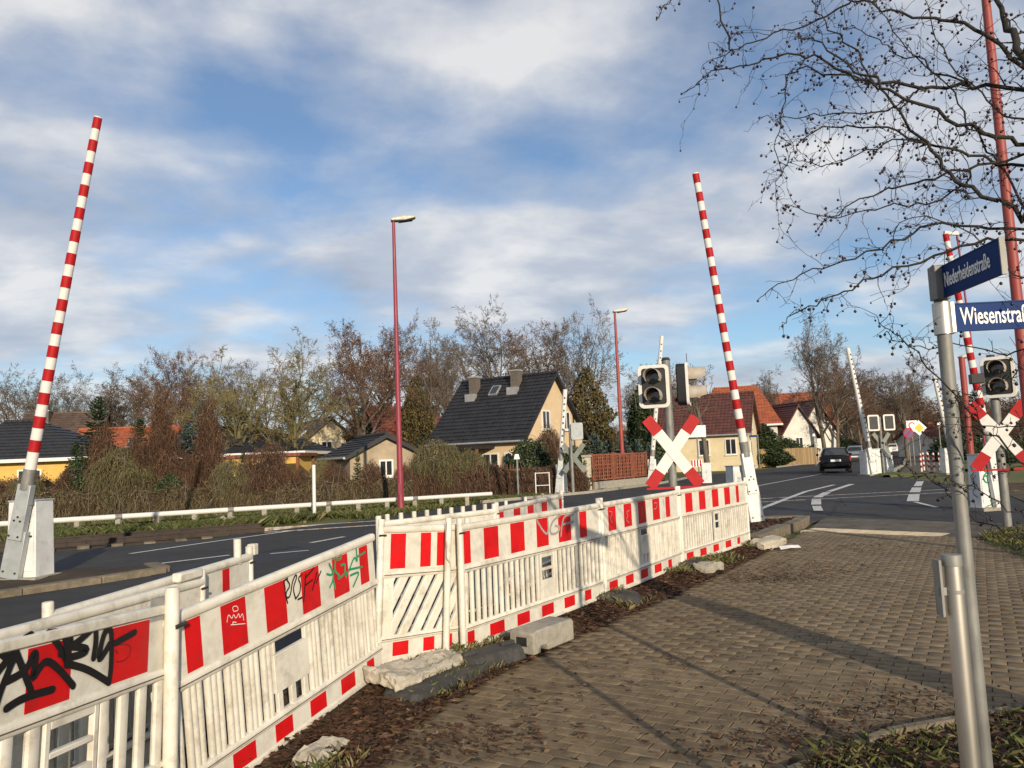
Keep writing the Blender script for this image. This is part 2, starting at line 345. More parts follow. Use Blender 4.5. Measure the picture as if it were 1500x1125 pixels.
# tar filled cracks
for px in ([(236, 849), (300, 826), (372, 812), (436, 801)], [(480, 792), (560, 780), (640, 768), (720, 757)], [(1115, 722), (1180, 712), (1260, 706)], [(1215, 756), (1230, 736), (1290, 728), (1330, 745)], [(880, 735), (960, 726), (1040, 716)]):
    rs = resample([tuple(G(x, y).xy) for x, y in px], 40); mb = MB(); A = []; B = []
    for i, q in enumerate(rs):
        t = (rs[min(i+1, 39)]-rs[max(i-1, 0)]).normalized(); nn = Vector((-t.y, t.x)); o_ = nn*(.10*mnoise.noise(Vector((i*.5, px[0][0], 0)))); w_ = .02+.012*mnoise.noise(Vector((i*.9, 3, px[0][1])))
        A.append((q+o_+nn*w_).to_3d()+Vector((0, 0, .0088))); B.append((q+o_-nn*w_).to_3d()+Vector((0, 0, .0088)))
    for i in range(39): mb.add([A[i], A[i+1], B[i+1], B[i]], [(3, 2, 1, 0)])
    tag(mb.build('tar_seam', M['asphalt_dark']), kind='structure')
# ---- painted markings
def stripe(px, w, z=0.010, name='road_marking'):
    pts = [G(x, y, z) for x, y in px]; mb = MB(); L = []; Rr = []
    for i, p in enumerate(pts):
        t = (pts[min(i+1, len(pts)-1)]-pts[max(i-1, 0)]); t.z = 0; t.normalize(); n = Vector((-t.y, t.x, 0))*w/2
        L.append(p+n); Rr.append(p-n)
    for i in range(len(pts)-1): mb.add([L[i], L[i+1], Rr[i+1], Rr[i]], [(3, 2, 1, 0)])
    o = mb.build(name, M['road_paint']); o['kind'] = 'structure'; return o
for px, w in [([(190, 811), (300, 795), (437, 776)], .13), ([(220, 827), (336, 813)], .12), ([(455, 795), (504, 786)], .13), ([(396, 811), (452, 806)], .1),
              ([(1112, 746), (1148, 732), (1180, 720), (1222, 710)], .17), ([(1108, 712), (1204, 694)], .12),
              ([(1199, 748), (1196, 741)], .22), ([(1195.5, 739), (1196, 730.5)], .26), ([(1197, 728.5), (1212, 721)], .26), ([(1214, 720), (1248, 709)], .22),
              ([(1337, 734), (1339, 724)], .3), ([(1340, 721), (1343, 714)], .3), ([(1344, 712), (1348, 705)], .26), ([(1340, 735), (1372, 743)], .12),
              ([(560, 772), (640, 763)], .12), ([(690, 750), (760, 741)], .12), ([(900, 735), (980, 722)], .12), ([(1217, 672), (1240, 671)], .3), ([(800, 727), (842, 722), (900, 712)], .12)]:
    stripe(px, w)

# ---- pale tactile band
band = tag(MB().build('tactile_band', M['joint_sand']), kind='structure')
pmat('band_slab', (0.50, 0.43, 0.31), (0.40, 0.34, 0.25), scale=8, rough=0.85, bump=0.3, dirt=(0.2, 0.16, 0.11), dirt_amt=0.5, dscale=4, vary=0.08)
bA, bB = G(1183, 776.5), G(1400, 785.5); bt = (bB-bA).normalized(); bn = Vector((-bt.y, bt.x, 0))
nb = int((bB-bA).length/0.3); 
sl = MB().box(-.147, .147, -.3, .3, -.03, .014)
for k in range(9): sl.box(-.13+.03*k-.006, -.13+.03*k+.006, -.28, .28, .0141, .019)
slm = sl.mesh('slab', M['band_slab'])
for i in range(nb):
    o = link('slab', slm, band); o.location = bA+bt*(.3*(i+.5)); o.rotation_euler = (0, 0, math.atan2(bt.y, bt.x))

# ---- brick pavement: sand bed and every brick
verge_right = [G(505, 1200), G(530, 1140), G(575, 1085), G(700, 1006), G(830, 942), G(1000, 868), G(1130, 806)]
verge_right = [(p.x, p.y) for p in verge_right]
kerb_near = [(p.x, p.y) for p in (G(1150, 1145), G(1196, 1113), G(1262, 1090), G(1370, 1070), G(1500, 1047))]
kdir = Vector(kerb_near[-1])-Vector(kerb_near[-2]); kend = Vector(kerb_near[-1])+kdir.normalized()*3.5
pave_poly = [(0.7, -3)] + [(kerb_near[0][0]-.25, kerb_near[0][1]-1.0)] + kerb_near + [(kend.x, kend.y), (9.5, 6.0), (8.2, 9.2), (6.5, 9.75), (7.15, 12.0), (7.35, 12.75), (5.35, 14.6)] + [verge_right[-1]] + verge_right[::-1][1:] + [(-1.2, 1.0), (-1.3, -3)]
pave = sheet('pavement', pave_poly, 0.0, M['joint_sand'], 0.1)
BW, BH = .2, .1; ang = R(-31); e1 = Vector((math.cos(ang), math.sin(ang))); e2 = Vector((-e1.y, e1.x))
bm_b = MB()
def brick_verts(j=.0028, ch=.004, top=.022):
    a, b = BW/2-j, BH/2-j
    lo = [(-a, -b, -.03), (a, -b, -.03), (a, b, -.03), (-a, b, -.03)]
    mid = [(x, y, top-ch) for x, y, _ in lo]
    hi = [(-a+ch, -b+ch, top), (a-ch, -b+ch, top), (a-ch, b-ch, top), (-a+ch, b-ch, top)]
    return np.array(lo+mid+hi), [(0,1,5,4),(1,2,6,5),(2,3,7,6),(3,0,4,7),(4,5,9,8),(5,6,10,9),(6,7,11,10),(7,4,8,11),(8,9,10,11)]
bv, bf = brick_verts()
bme = bpy.data.meshes.new('brick'); bme.from_pydata([tuple(v) for v in bv], [], bf); bme.materials.append(M['paver'])
O = Vector((1.0, 4.5)); cand = []
for r in range(-80, 130):
    for c in range(-60, 60):
        p = O+e2*(r*BH)+e1*((c+(.5 if r % 2 else 0))*BW)
        if p.y < -2.5 or p.y > 15 or not inside(pave_poly, p.x, p.y): continue
        cand.append(p)
def view_xy(p):
    d = Vector((p.x, p.y, 0))-Vector((0, 0, CAM_H)); z = d.dot(_fw)
    if z < .3: return None
    return 750+F_PX*d.dot(_rt)/z, 562.5-F_PX*d.dot(_up)/z
vis = []; rest = []
for p in cand:
    v = view_xy(p)
    if v and 0 < v[0] < 1500 and v[1] < 1120: vis.append((p.length, p))
    else: rest.append(p)
vis.sort(key=lambda t: t[0]); near = [p for _, p in vis[:300]]; rest += [p for _, p in vis[300:]]
def brick_pose(p):
    z = -.004+.010*mnoise.noise(Vector((p.x*.7, p.y*.7, 0)))+rnd.uniform(-.0012, .0012)
    return z, rnd.gauss(0, .005), rnd.gauss(0, .004), ang+rnd.uniform(-.012, .012)
for p in near:
    z, a, b, c = brick_pose(p); o = link('brick', bme, pave); o.location = (p.x, p.y, z); o.rotation_euler = (a, b, c)
RV = []; RF = []; bfa = np.array(bf)
for i, p in enumerate(rest):
    z, a, b, c = brick_pose(p); Rm = np.array(Euler((a, b, c)).to_matrix())
    RV.append(bv@Rm.T+np.array([p.x, p.y, z])); RF.append(bfa+12*i)
mt = M['paver'].copy(); mt.name = 'paver_island'; tt = mt.node_tree       # joined bricks vary by island
geo = tt.nodes.new('ShaderNodeNewGeometry')
for lk in list(tt.links):
    if lk.from_socket.name == 'Random': s = lk.to_socket; tt.links.remove(lk); tt.links.new(geo.outputs['Random Per Island'], s)
o = np_mesh('brick_field', np.concatenate(RV), np.concatenate(RF), mt, parent=pave); o['kind'] = 'stuff'

# ---- kerbs (each stone an object)
def kerb(name, pts, w, h, length=1.0, mat='concrete', z0=-.1):
    root = tag(MB().box(0, .001, 0, .001, -.3, -.299).build(name, M[mat]), kind='structure')
    tot = sum((Vector(b)-Vector(a)).length for a, b in zip(pts, pts[1:])); n = max(2, int(round(tot/length))+1); rs = resample(pts, n)
    for a, b in zip(rs, rs[1:]):
        d = b-a; L = d.length
        mb = MB().box(-L/2+.004, L/2-.004, -w/2, w/2, z0, h)
        o = mb.build('kerb_stone', M[mat], root, bevel=.012, smooth=30); o.location = ((a.x+b.x)/2, (a.y+b.y)/2, rnd.uniform(-.008, .008)); o.rotation_euler = (rnd.uniform(-.01, .01), 0, math.atan2(d.y, d.x))
    return root
kerb('kerb_near', kerb_near+[(kend.x, kend.y)], .065, .055, .9, mat='old_kerb')
kerb('kerb_corner', [(p.x, p.y) for p in (G(1103, 792), G(1148, 775), G(1187, 762))]+[(6.2, 17.0), (5.2, 17.1)], .26, .10, 1.0, mat='old_kerb')
kerb('kerb_island', [(-9.6, 7.6), (-7.06, 10.6), (-5.75, 12.3), (-5.6, 12.9), (-6.2, 13.15)], .22, .10, 1.0, mat='old_kerb')
for nm, pl in (('kerb_left', [(-1.3, 28.5), (2.9, 32.4), (7.3, 39.1), (11.8, 49.8)]), ('kerb_far', [(21, 62.2), (30, 75.2), (46, 110)]), ('kerb_street', [(20.0, 41.6), (27, 54), (52, 102.5)])):
    kerb(nm, pl, .16, .1, 3.0)

# ---- verges
verge_left = [(-2.6, .6), (-2.45, 4.0), (-1.9, 6.3), (-0.9, 7.95), (1.2, 10.7), (3.0, 13.3)]
verge_mesh('verge', verge_left, [(-1.25, .6), (verge_right[0][0]-.2, verge_right[0][1]-.8)]+verge_right[1:], 120, 26, .055, M['verge_soil'], amp=.035, dipped=True)
vr2 = [(verge_right[-1][0], verge_right[-1][1])]+[(p.x-.05, p.y+.02) for p in (G(1103, 792), G(1148, 775), G(1187, 762))]
verge_mesh('verge_corner', [(3.0, 13.3), (4.0, 15.0), (5.0, 16.5), (5.6, 17.0)], vr2, 40, 14, .07, M['verge_soil'], amp=.03)
soil_poly_l = [(kerb_near[0][0]-.25, kerb_near[0][1]-1.2)]+kerb_near+[(kend.x, kend.y)]
verge_mesh('planting_bed', soil_poly_l, [(1.1, .3), (2.0, .2), (3.2, .1), (5, 0), (7, 0), (8, .5)], 60, 24, .03, M['dark_soil'], amp=.03, edge=.0)
verge_mesh('grass_verge', [(9.8, 6.0), (8.3, 9.25), (6.55, 9.85), (7.2, 12.0), (7.5, 12.7), (10.0, 13.6)], [(16, 4.0), (14, 8), (13, 10), (12.5, 11), (12.5, 12.5), (13, 14.5)], 60, 30, .06, M['winter_grass'], amp=.03)
verge_mesh('grass_verge_far', [(10.0, 13.7), (11.3, 16.4), (14.7, 23.4)], [(13, 14.5), (16, 17), (22, 23.2)], 40, 16, .05, M['verge_soil'], amp=.03)
verge_mesh('island_verge', [(-9.7, 7.7), (-7.15, 10.65), (-5.85, 12.35), (-5.7, 12.8)], [(-12.2, 8.3), (-9.0, 12.0), (-7.4, 13.2), (-6.2, 13.1)], 50, 14, .07, M['dark_soil'], amp=.03)
verge_mesh('signal_island', [(17.2, 36.5), (17.5, 38.3), (19.0, 41.0)], [(17.6, 36.4), (19.5, 37.6), (20.1, 41.6)], 20, 10, .1, M['winter_grass'], amp=.03)
verge_mesh('path_island', [(22.6, 41.3), (26.5, 48.5), (34.3, 62)], [(26, 40.0), (33, 48), (42, 62)], 40, 16, .08, M['winter_grass'], amp=.03)
# track strips
near_c = [(-34, 6.0), (-24, 11.2), (-16, 15.2), (-11.5, 17.6), (-7.8, 19.6), (0, 22.4), (7.3, 23.9), (15.3, 25.0), (28, 25.8), (45, 26.2), (70, 26.2)]
far_c = [(-34, 11.4), (-24, 16.4), (-18, 19.3), (-13, 21.6), (-9.0, 23.4), (-6.3, 24.6)]
def offset(pl, d):
    pl = [Vector(p) for p in pl]; o = []
    for i, p in enumerate(pl):
        t = (pl[min(i+1, len(pl)-1)]-pl[max(i-1, 0)]).normalized(); o.append((p.x-t.y*d, p.y+t.x*d))
    return o
tl = near_c[:5]
verge_mesh('track_bed', offset(tl, 1.15), offset(tl, -1.3), 90, 10, .05, M['ballast'], amp=.03, edge=-.06)
verge_mesh('track_bed_far', offset(far_c, 1.1), offset(far_c, -1.0), 90, 10, .05, M['ballast'], amp=.03, edge=-.06)
tr = near_c[7:]
verge_mesh('track_bed_right', offset([(14.9, 25.0)]+tr[1:], 1.5), offset([(14.9, 25.0)]+tr[1:], -1.5), 60, 10, .03, M['ballast'], amp=.04, edge=-.02)
pmat('rail_worn', (0.30, 0.28, 0.26), (0.12, 0.09, 0.07), scale=7, rough=.4, metal=.7)
def track(name, label, cl, zr, sleepers, rm='rail_steel'):
    root = thing(name, label, 'railway track', (cl[0][0], cl[0][1], 0))
    for s in (-.72, .72):
        mb = MB(); rs = resample(offset(cl, s), 80)
        for a, b in zip(rs, rs[1:]):
            d = b-a; Mx = Matrix.Translation(((a.x+b.x)/2, (a.y+b.y)/2, zr)) @ Matrix.Rotation(math.atan2(d.y, d.x), 4, 'Z'); L = d.length/2+.006
            mb.box(-L, L, -.035, .035, -.035, 0, Mx); mb.box(-L, L, -.01, .01, -.12, -.035, Mx); mb.box(-L, L, -.065, .065, -.14, -.12, Mx)
        mb.build('rail', M[rm], root, world=True)
    if sleepers:
        sm = MB().box(-.12, .12, -1.2, 1.2, -.1, 0).mesh('sleeper', M['sleeper_mat'])
        tot = sum((Vector(b)-Vector(a)).length for a, b in zip(cl, cl[1:])); rs = resample(cl, int(tot/.65))
        for a, b in zip(rs, rs[1:]):
            d = b-a; o = link('sleeper', sm, root); o.location = ((a.x-cl[0][0]), (a.y-cl[0][1]), .03+rnd.uniform(-.05, .015)); o.rotation_euler = (0, 0, math.atan2(d.y, d.x))
    return root
track('railway_track', 'rusty rails on sleepers running into the crossing beside the left barrier', near_c[:5]+[(-6.6, 20.1)], .15, True)
track('railway_track', 'rusty siding rails in the grass in front of the white pipe rail', far_c, .16, True)
track('railway_track', 'rails sunk in the dark asphalt across the road', [(-6.6, 20.1), (0, 22.4), (7.3, 23.9), (14.6, 24.95)], .014, False, 'rail_worn')
track('railway_track', 'rusty rails leaving the crossing on the right behind the graffiti cabinet', [(14.6, 24.95)]+tr, .12, True)

# ---- leaf litter and grass (uncountable)
attr_leaf('leaf_litter_mat', [(0.0, (0.022, 0.012, 0.008)), (0.35, (0.055, 0.026, 0.015)), (0.65, (0.10, 0.050, 0.026)), (0.9, (0.18, 0.115, 0.062)), (1.0, (0.30, 0.22, 0.14))], .75)
attr_leaf('grass_mat', [(0.0, (0.030, 0.040, 0.012)), (0.4, (0.060, 0.080, 0.020)), (0.7, (0.11, 0.11, 0.035)), (1.0, (0.22, 0.17, 0.085))], .6)
def ray_height(x, y, base): return base
def quad_between(left, right, n, wt=lambda r: r.random()):
    L = np.array([tuple(p) for p in resample(left, 200)]); Rr = np.array([tuple(p) for p in resample(right, 200)])
    i = nrng.integers(0, 200, n); t = wt(nrng, n)
    return L[i]*(1-t[:, None])+Rr[i]*t[:, None], t
def leaves(P, z, size, name, parent=None):
    n = len(P); yaw = nrng.uniform(0, 6.283, n); s = size*nrng.uniform(.5, 1.3, n); tiltx = nrng.normal(0, .45, n); tilty = nrng.normal(0, .45, n)
    loc = np.zeros((n, 5, 3)); sh = np.array([(-1, 0, 0), (-.1, -.5, .12), (1, 0, 0.05), (-.1, .5, .12), (0, 0, -.02)])
    q = sh[:4]
    c, sn = np.cos(yaw), np.sin(yaw)
    V = np.zeros((n, 4, 3))
    for k in range(4):
        x, y, zz_ = q[k]; zz2 = zz_+x*np.sin(tiltx)*.6+y*np.sin(tilty)
        V[:, k, 0] = P[:, 0]+s*(x*c-y*sn); V[:, k, 1] = P[:, 1]+s*(x*sn+y*c); V[:, k, 2] = z+s*np.abs(zz2)+nrng.uniform(0, .012, n)
    Fs = np.stack([np.arange(n)*4+k for k in range(4)], 1)
    Ft = np.concatenate([Fs[:, [0, 1, 2]], Fs[:, [0, 2, 3]]]); tint = nrng.beta(1.7, 2.2, n)
    o = np_mesh(name, V.reshape(-1, 3), Ft, M['leaf_litter_mat'], np.concatenate([tint, tint]), parent); return o
def blades(P, z, h, name, lean=.5, w=.004, tintf=None, parent=None):
    z = np.broadcast_to(z, (len(P),)); n = len(P); yaw = nrng.uniform(0, 6.283, n); hh = h*nrng.uniform(.35, 1.25, n); ln = nrng.normal(0, lean, n)*hh; ln2 = nrng.normal(0, lean, n)*hh
    c, s = np.cos(yaw)*w, np.sin(yaw)*w; V = np.zeros((n, 4, 3))
    V[:, 0] = np.stack([P[:, 0]-c, P[:, 1]-s, z-.01], 1); V[:, 1] = np.stack([P[:, 0]+c, P[:, 1]+s, z-.01], 1)
    V[:, 2] = np.stack([P[:, 0]+ln*.45+c*.8, P[:, 1]+ln2*.45+s*.8, z+hh*.65], 1); V[:, 3] = np.stack([P[:, 0]+ln, P[:, 1]+ln2, z+hh*.95], 1)
    b = np.arange(n)*4; Ft = np.concatenate([np.stack([b, b+1, b+2], 1), np.stack([b, b+2, b+3], 1)])
    t = tintf if tintf is not None else nrng.beta(1.5, 1.5, n)
    return np_mesh(name, V.reshape(-1, 3), Ft, M['grass_mat'], np.concatenate([t, t]), parent)
vzf = lambda P, a: np.array([vz(p[0], p[1], a=a) for p in P])
VR = [(-1.25, .6), (verge_right[0][0]-.2, verge_right[0][1]-.8)]+verge_right[1:]
# leaves pile towards the pavement edge
P, t = quad_between(verge_left, VR, 26000, lambda r, n: np.clip(1.03-np.abs(r.normal(0, .33, n)), 0, 1.12))
z = np.clip(.066*np.minimum(1, 6*t*np.clip(1-t, 0, 1)), .018, 1)+vzf(P, .03)*(t < .97)
z = z-np.array([dip(p[1]) for p in P])*np.clip(2.5*(1-t), 0, 1); z = np.where(t > .99, .026, z)
tag(leaves(P, z, .034, 'leaf_litter'), 'dark red brown fallen leaves heaped along the edge of the brick pavement', 'leaves', kind='stuff')
P2, t2 = quad_between([(3.0, 13.3), (4.0, 15.0), (5.0, 16.5)], vr2, 3500, lambda r, n: r.random(n)); 
tag(leaves(P2, .075+vzf(P2, .03), .04, 'leaf_litter_corner'), 'brown fallen leaves on the raised corner below the middle barrier', 'leaves', kind='stuff')
bedpts, tb = quad_between(soil_poly_l, [(1.1, .3), (2.0, .2), (3.2, .1), (5, 0), (7, 0), (8, .5)], 9000, lambda r, n: .012+r.random(n)**1.6*.6)
tag(leaves(bedpts, .028+vzf(bedpts, .03), .03, 'leaf_litter_bed'), 'dark leaves lying in the planting bed around the sign poles', 'leaves', kind='stuff')
# leaf drifts on the pavement
cl = []
for (x, y, r, k) in [(690, 1085, .28, 160), (800, 1030, .3, 60), (950, 985, .5, 60), (1180, 835, .5, 240), (1130, 850, .45, 420), (1250, 805, .5, 150), (1240, 1085, .3, 260), (1120, 1105, .3, 160), (1330, 1045, .35, 300), (1000, 960, 2.2, 200), (1300, 900, 2.0, 160), (900, 1050, 1.5, 160), (600, 1100, .4, 420)]:
    g = G(x, y); cl.append(nrng.normal(0, 1, (k, 2))*np.array([r, r*.6])+np.array([g.x, g.y]))
cl = np.concatenate(cl); tag(leaves(cl, .024, .022, 'leaf_scraps'), 'scattered dark leaf scraps on the brick pavement', 'leaves', kind='stuff')
# grass on the verge between fence and leaves
P, t = quad_between(verge_left, VR, 60000, lambda r, n: np.clip(r.normal(.52, .2, n), 0.02, .97))
pn = np.array([mnoise.noise(Vector((p[0]*.9, p[1]*.9, 5.0))) for p in P]); far = P[:, 1] > 6.2
keep = (pn > -.02)*far | (pn > .22); P, t = P[keep], t[keep]
z = .066*np.minimum(1, 6*t*(1-t))+vzf(P, .03)-np.array([dip(p[1]) for p in P])*np.clip(2.5*(1-t), 0, 1); tint = np.clip(nrng.beta(1.6, 1.4, len(P))+.35*(nrng.random(len(P)) < .35), 0, 1)
tag(blades(P, z, .075, 'verge_grass', w=.0022, tintf=tint), 'thin green and straw grass growing in front of the barrier fence', 'grass', kind='stuff')
P, t = quad_between(soil_poly_l, [(1.1, .3), (2.0, .2), (3.2, .1), (5, 0), (7, 0), (8, .5)], 16000, lambda r, n: r.random(n)*.7)
tag(blades(P, .02+vzf(P, .03), .055, 'bed_grass', lean=.9, w=.0016), 'sparse grass tufts in the planting bed at the lower right', 'grass', kind='stuff')
P, t = quad_between([(9.8, 6.0), (8.3, 9.25), (6.55, 9.85), (7.2, 12.0), (7.5, 12.7), (10.0, 13.6)], [(16, 4.0), (14, 8), (13, 10), (12.5, 11), (12.5, 12.5), (13, 14.5)], 42000, lambda r, n: r.random(n))
tag(blades(P, .05+vzf(P, .02), .09, 'verge_grass', lean=.6, w=.004), 'rough green grass on the verge below the right hand cross sign', 'grass', kind='stuff')
# grass strips by the track
mid = offset(near_c[:5], 3.0)
P, t = quad_between(offset(near_c[:5], 1.0), offset(far_c[:6], -.8), 50000, lambda r, n: r.random(n))
tag(blades(P, -.07, .30, 'track_grass', w=.010, tintf=nrng.beta(1.3, 2.2, len(P))), 'green grass between the two rail tracks', 'grass', kind='stuff')
P, t = quad_between([(-14, 20.8), (-6.3, 25.0), (-4.4, 23.4), (-1.6, 28.2), (1.5, 31.2)], [(-17, 25), (-8, 29.5), (-4, 30), (-1.5, 31), (.5, 32.5)], 22000, lambda r, n: r.random(n))
tag(blades(P, -.07, .22, 'track_grass', w=.010, tintf=nrng.beta(1.5, 1.7, len(P))), 'dull green grass strip below the white pipe rail', 'grass', kind='stuff')
# ================================================================== red and white barrier fence
def proj(p):
    d = Vector(p)-Vector((0, 0, CAM_H)); z = d.dot(_fw)
    return 750+F_PX*d.dot(_rt)/z, 562.5-F_PX*d.dot(_up)/z
class Panel: pass
def rod_mesh(name, w, t, h, mat):
    """vertical rod with rounded flat profile, origin at bottom centre"""
    pr = [(-w/2, 0), (-w*.42, -t*.38), (-w*.22, -t/2), (w*.22, -t/2), (w*.42, -t*.38), (w/2, 0), (w*.42, t*.38), (w*.22, t/2), (-w*.22, t/2), (-w*.42, t*.38)]
    return MB().prism(pr, 0, h).mesh(name, mat, smooth=35)
def rail(root, L, z0, z1, t, name='rail', x0=0.0, mat='white_plastic', y=0.0):
    zc, h = (z0+z1)/2, (z1-z0); n = 12; pts = []
    pr = []
    for k in range(n):
        a = 2*math.pi*k/n; c, s = math.cos(a), math.sin(a)
        pr.append((math.copysign(abs(c)**.6, c)*t/2, math.copysign(abs(s)**.6, s)*h/2))
    vs = [(x0, y+a, zc+b) for a, b in pr]+[(L, y+a, zc+b) for a, b in pr]
    mb = MB().add(vs, [tuple(range(n-1, -1, -1)), tuple(range(n, 2*n))]+[(k, n+k, n+(k+1) % n, (k+1) % n) for k in range(n)])
    # ccw check is irrelevant for closed shells rendered two sided
    return mb.build(name, M[mat], root, smooth=40)
PLATE_Y = -.012
stain(M['white_plastic'], (2.5, 11.0), .84, .34, .52, (.97, .93, .86)); stain(M['white_sheet'], (2.0, 9.0), .78, .34, .52, (.95, .9, .82)); stain(M['red_sheet'], (2.0, 9.0), .8, .34, .5, (1, .9, .9))
def barrier(label, a, b, style, up=(), low=(), win=None, hs=1.0, back=False, lean=0.0, posts=(1, 1), group='red and white barrier fence panels', post_r=.026, slats_spec=None, seam=True, za=.03, zb=.03):
    a, b = Vector(a), Vector(b); d = b-a; L = d.length; rz = math.atan2(d.y, d.x)
    root = thing('barrier_panel', label, 'barrier', (a.x, a.y, za), rz, group, rx=lean, ry=-math.atan2(zb-za, L))
    P = Panel(); P.root, P.L = root, L; P.M = _TM[root.name].copy()
    Z = lambda z: z*hs
    WP = M['white_plastic']
    # rails and plates
    rail(root, L, Z(1.0), Z(1.055), .055, 'top_rail')
    MB().box(.01, L-.01, PLATE_Y, .012, Z(.715), Z(1.005)).build('upper_plate', M['white_sheet'] if not back else WP, root)
    rail(root, L, Z(.665), Z(.725), .05, 'middle_rail'); 
    if seam: MB().box(.02, L-.02, -.0262, -.02, Z(.688), Z(.694)).build('seam', M['seam_dirt'], root)
    if style != 'crate': 
        rail(root, L, Z(.205), Z(.255), .05, 'lower_rail')
        if seam: MB().box(.02, L-.02, -.0262, -.02, Z(.224), Z(.229)).build('seam', M['seam_dirt'], root)
        MB().box(.01, L-.01, PLATE_Y, .012, Z(.085), Z(.21)).build('lower_plate', M['white_sheet'] if not back else WP, root)
    rail(root, L, Z(.05), Z(.09), .045, 'bottom_rail')
    # posts
    for on, x in zip(posts, (0.0, L)):
        if not on: continue
        s = post_r
        p = MB().tube([(x, 0, -.03), (x, 0, .02), (x, 0, Z(1.1)), (x, 0, Z(1.105))], [s*.8, s, s, s*.86], 14).build('post', WP, root, smooth=40)
        if style != 'crate': MB().tube([(x-.03, -.025, Z(.985)), (x+.03, -.025, Z(.985))], .008, 6).build('clip', M['bolt_metal'], p)
    # slats
    zs0, zs1 = Z(.245), Z(.675); w0 = w1 = None
    if win: w0, w1 = win[0]*L, win[1]*L
    if style in ('rods', 'wide', 'ribs'):
        w, gap = {'rods': (.038, .047), 'wide': (.062, .07), 'ribs': (.034, .006)}[style]
        me = rod_mesh('slat', w, .032, zs1-zs0, WP); x = .05; k = 0
        while x < L-.03:
            if not (w0 is not None and w0-w*.6 < x < w1+w*.6):
                o = link('slat', me, root); o.location = (x, 0, zs0)
            k += 1
            x += w+gap+(.026 if style == 'ribs' and k % 3 == 0 else 0)
    elif style == 'diagonal':
        x = -.2
        MB().box(.03, .12, -.014, .014, zs0, zs1).build('side_plate', WP, root)
        MB().box(L-.12, L-.03, -.014, .014, zs0, zs1).build('side_plate', WP, root)
        hz = zs1-zs0; kx = .26
        while x < L+.1:
            # one slanted bar, clipped at the panel's ends
            x0, x1 = max(.11, x), min(L-.11, x+kx+.085)
            bar = [(x, zs0), (x+.085, zs0), (x+.085+kx, zs1), (x+kx, zs1)]
            pts = []
            def clip(poly, c, keep):
                out = []
                for i in range(len(poly)):
                    p, q = poly[i], poly[(i+1) % len(poly)]; pi, qi = keep(p[0], c), keep(q[0], c)
                    if pi: out.append(p)
                    if pi != qi:
                        tt_ = (c-p[0])/(q[0]-p[0]); out.append((c, p[1]+tt_*(q[1]-p[1])))
                return out
            pts = clip(bar, .11, lambda v, c: v >= c)
            if len(pts) > 2: pts = clip(pts, L-.11, lambda v, c: v <= c)
            if len(pts) > 2: MB().slab_y(pts, -.016, .016).build('slat', WP, root, bevel=.006, smooth=40)
            x += .125
    elif style == 'crate':
        me = rod_mesh('slat', .04, .032, Z(1.1)-Z(.05), WP); x = .12
        while x < L-.05:
            o = link('slat', me, root); o.location = (x, .022, Z(.06)); x += .163
    if win:
        kind = win[2]; t = .015
        if kind == 'two':
            h = zs1-zs0; za, zb, zc, zd = zs0+h*.42, zs0+h*.62, zs0+h*.68, zs0+h*.9
            mb = MB(); m_ = .028
            mb.box(w0, w0+m_, -t, t, zs0, zs1); mb.box(w1-m_, w1, -t, t, zs0, zs1)
            xm0, xm1 = w0+m_, w1-m_
            mb.box(xm0, xm1, -t, t, zs0, za); mb.box(xm0, xm1, -t*.97, t, zb, zc); mb.box(xm0, xm1, -t*.97, t, zd, zs1)
            sp = mb.build('sign_plate', WP, root, bevel=.004, smooth=40)
        else:
            h = zs1-zs0; za, zb = zs0+h*.28, zs0+h*.80
            mb = MB(); mb.box(w0, w1, -t, t, za, zb); mb.box(w0, w0+.02, -t*.97, t, zb, zs1); mb.box(w1-.02, w1, -t*.97, t, zb, zs1)
            for q in (.12, .5, .88):
                xx = w0+(w1-w0)*q; mb.box(xx-.022, xx+.022, -t*.9, t*.9, zs0, za)
            sp = mb.build('sign_plate', WP, root, bevel=.004, smooth=40)
        P.sign = sp; P.win = (w0, w1, zs0, zs1)
    # reflective red stripes, placed where they are seen along the plate
    def u_of(px, z):
        lo, hi = -.5, L+.5
        for _ in range(40):
            m_ = (lo+hi)/2
            if proj(P.M @ Vector((m_, PLATE_Y, z)))[0] < px: lo = m_
            else: hi = m_
        return min(max((lo+hi)/2, .03), L-.03)
    if not back:
        for lst, z0, z1 in ((up, .735, .995), (low, .098, .198)):
            for (p0, p1) in lst:
                if p0 < 3 and p0 != int(p0) or (p0 == 0 and p1 < 3): u0, u1 = p0*L, p1*L
                else: u0, u1 = u_of(p0, Z((z0+z1)/2)), u_of(p1, Z((z0+z1)/2))
                if u1-u0 < .01: continue
                MB().box(u0, u1, PLATE_Y-.0022, PLATE_Y-.0004, Z(z0), Z(z1)).build('red_stripe', M['red_sheet'], root)
    return P
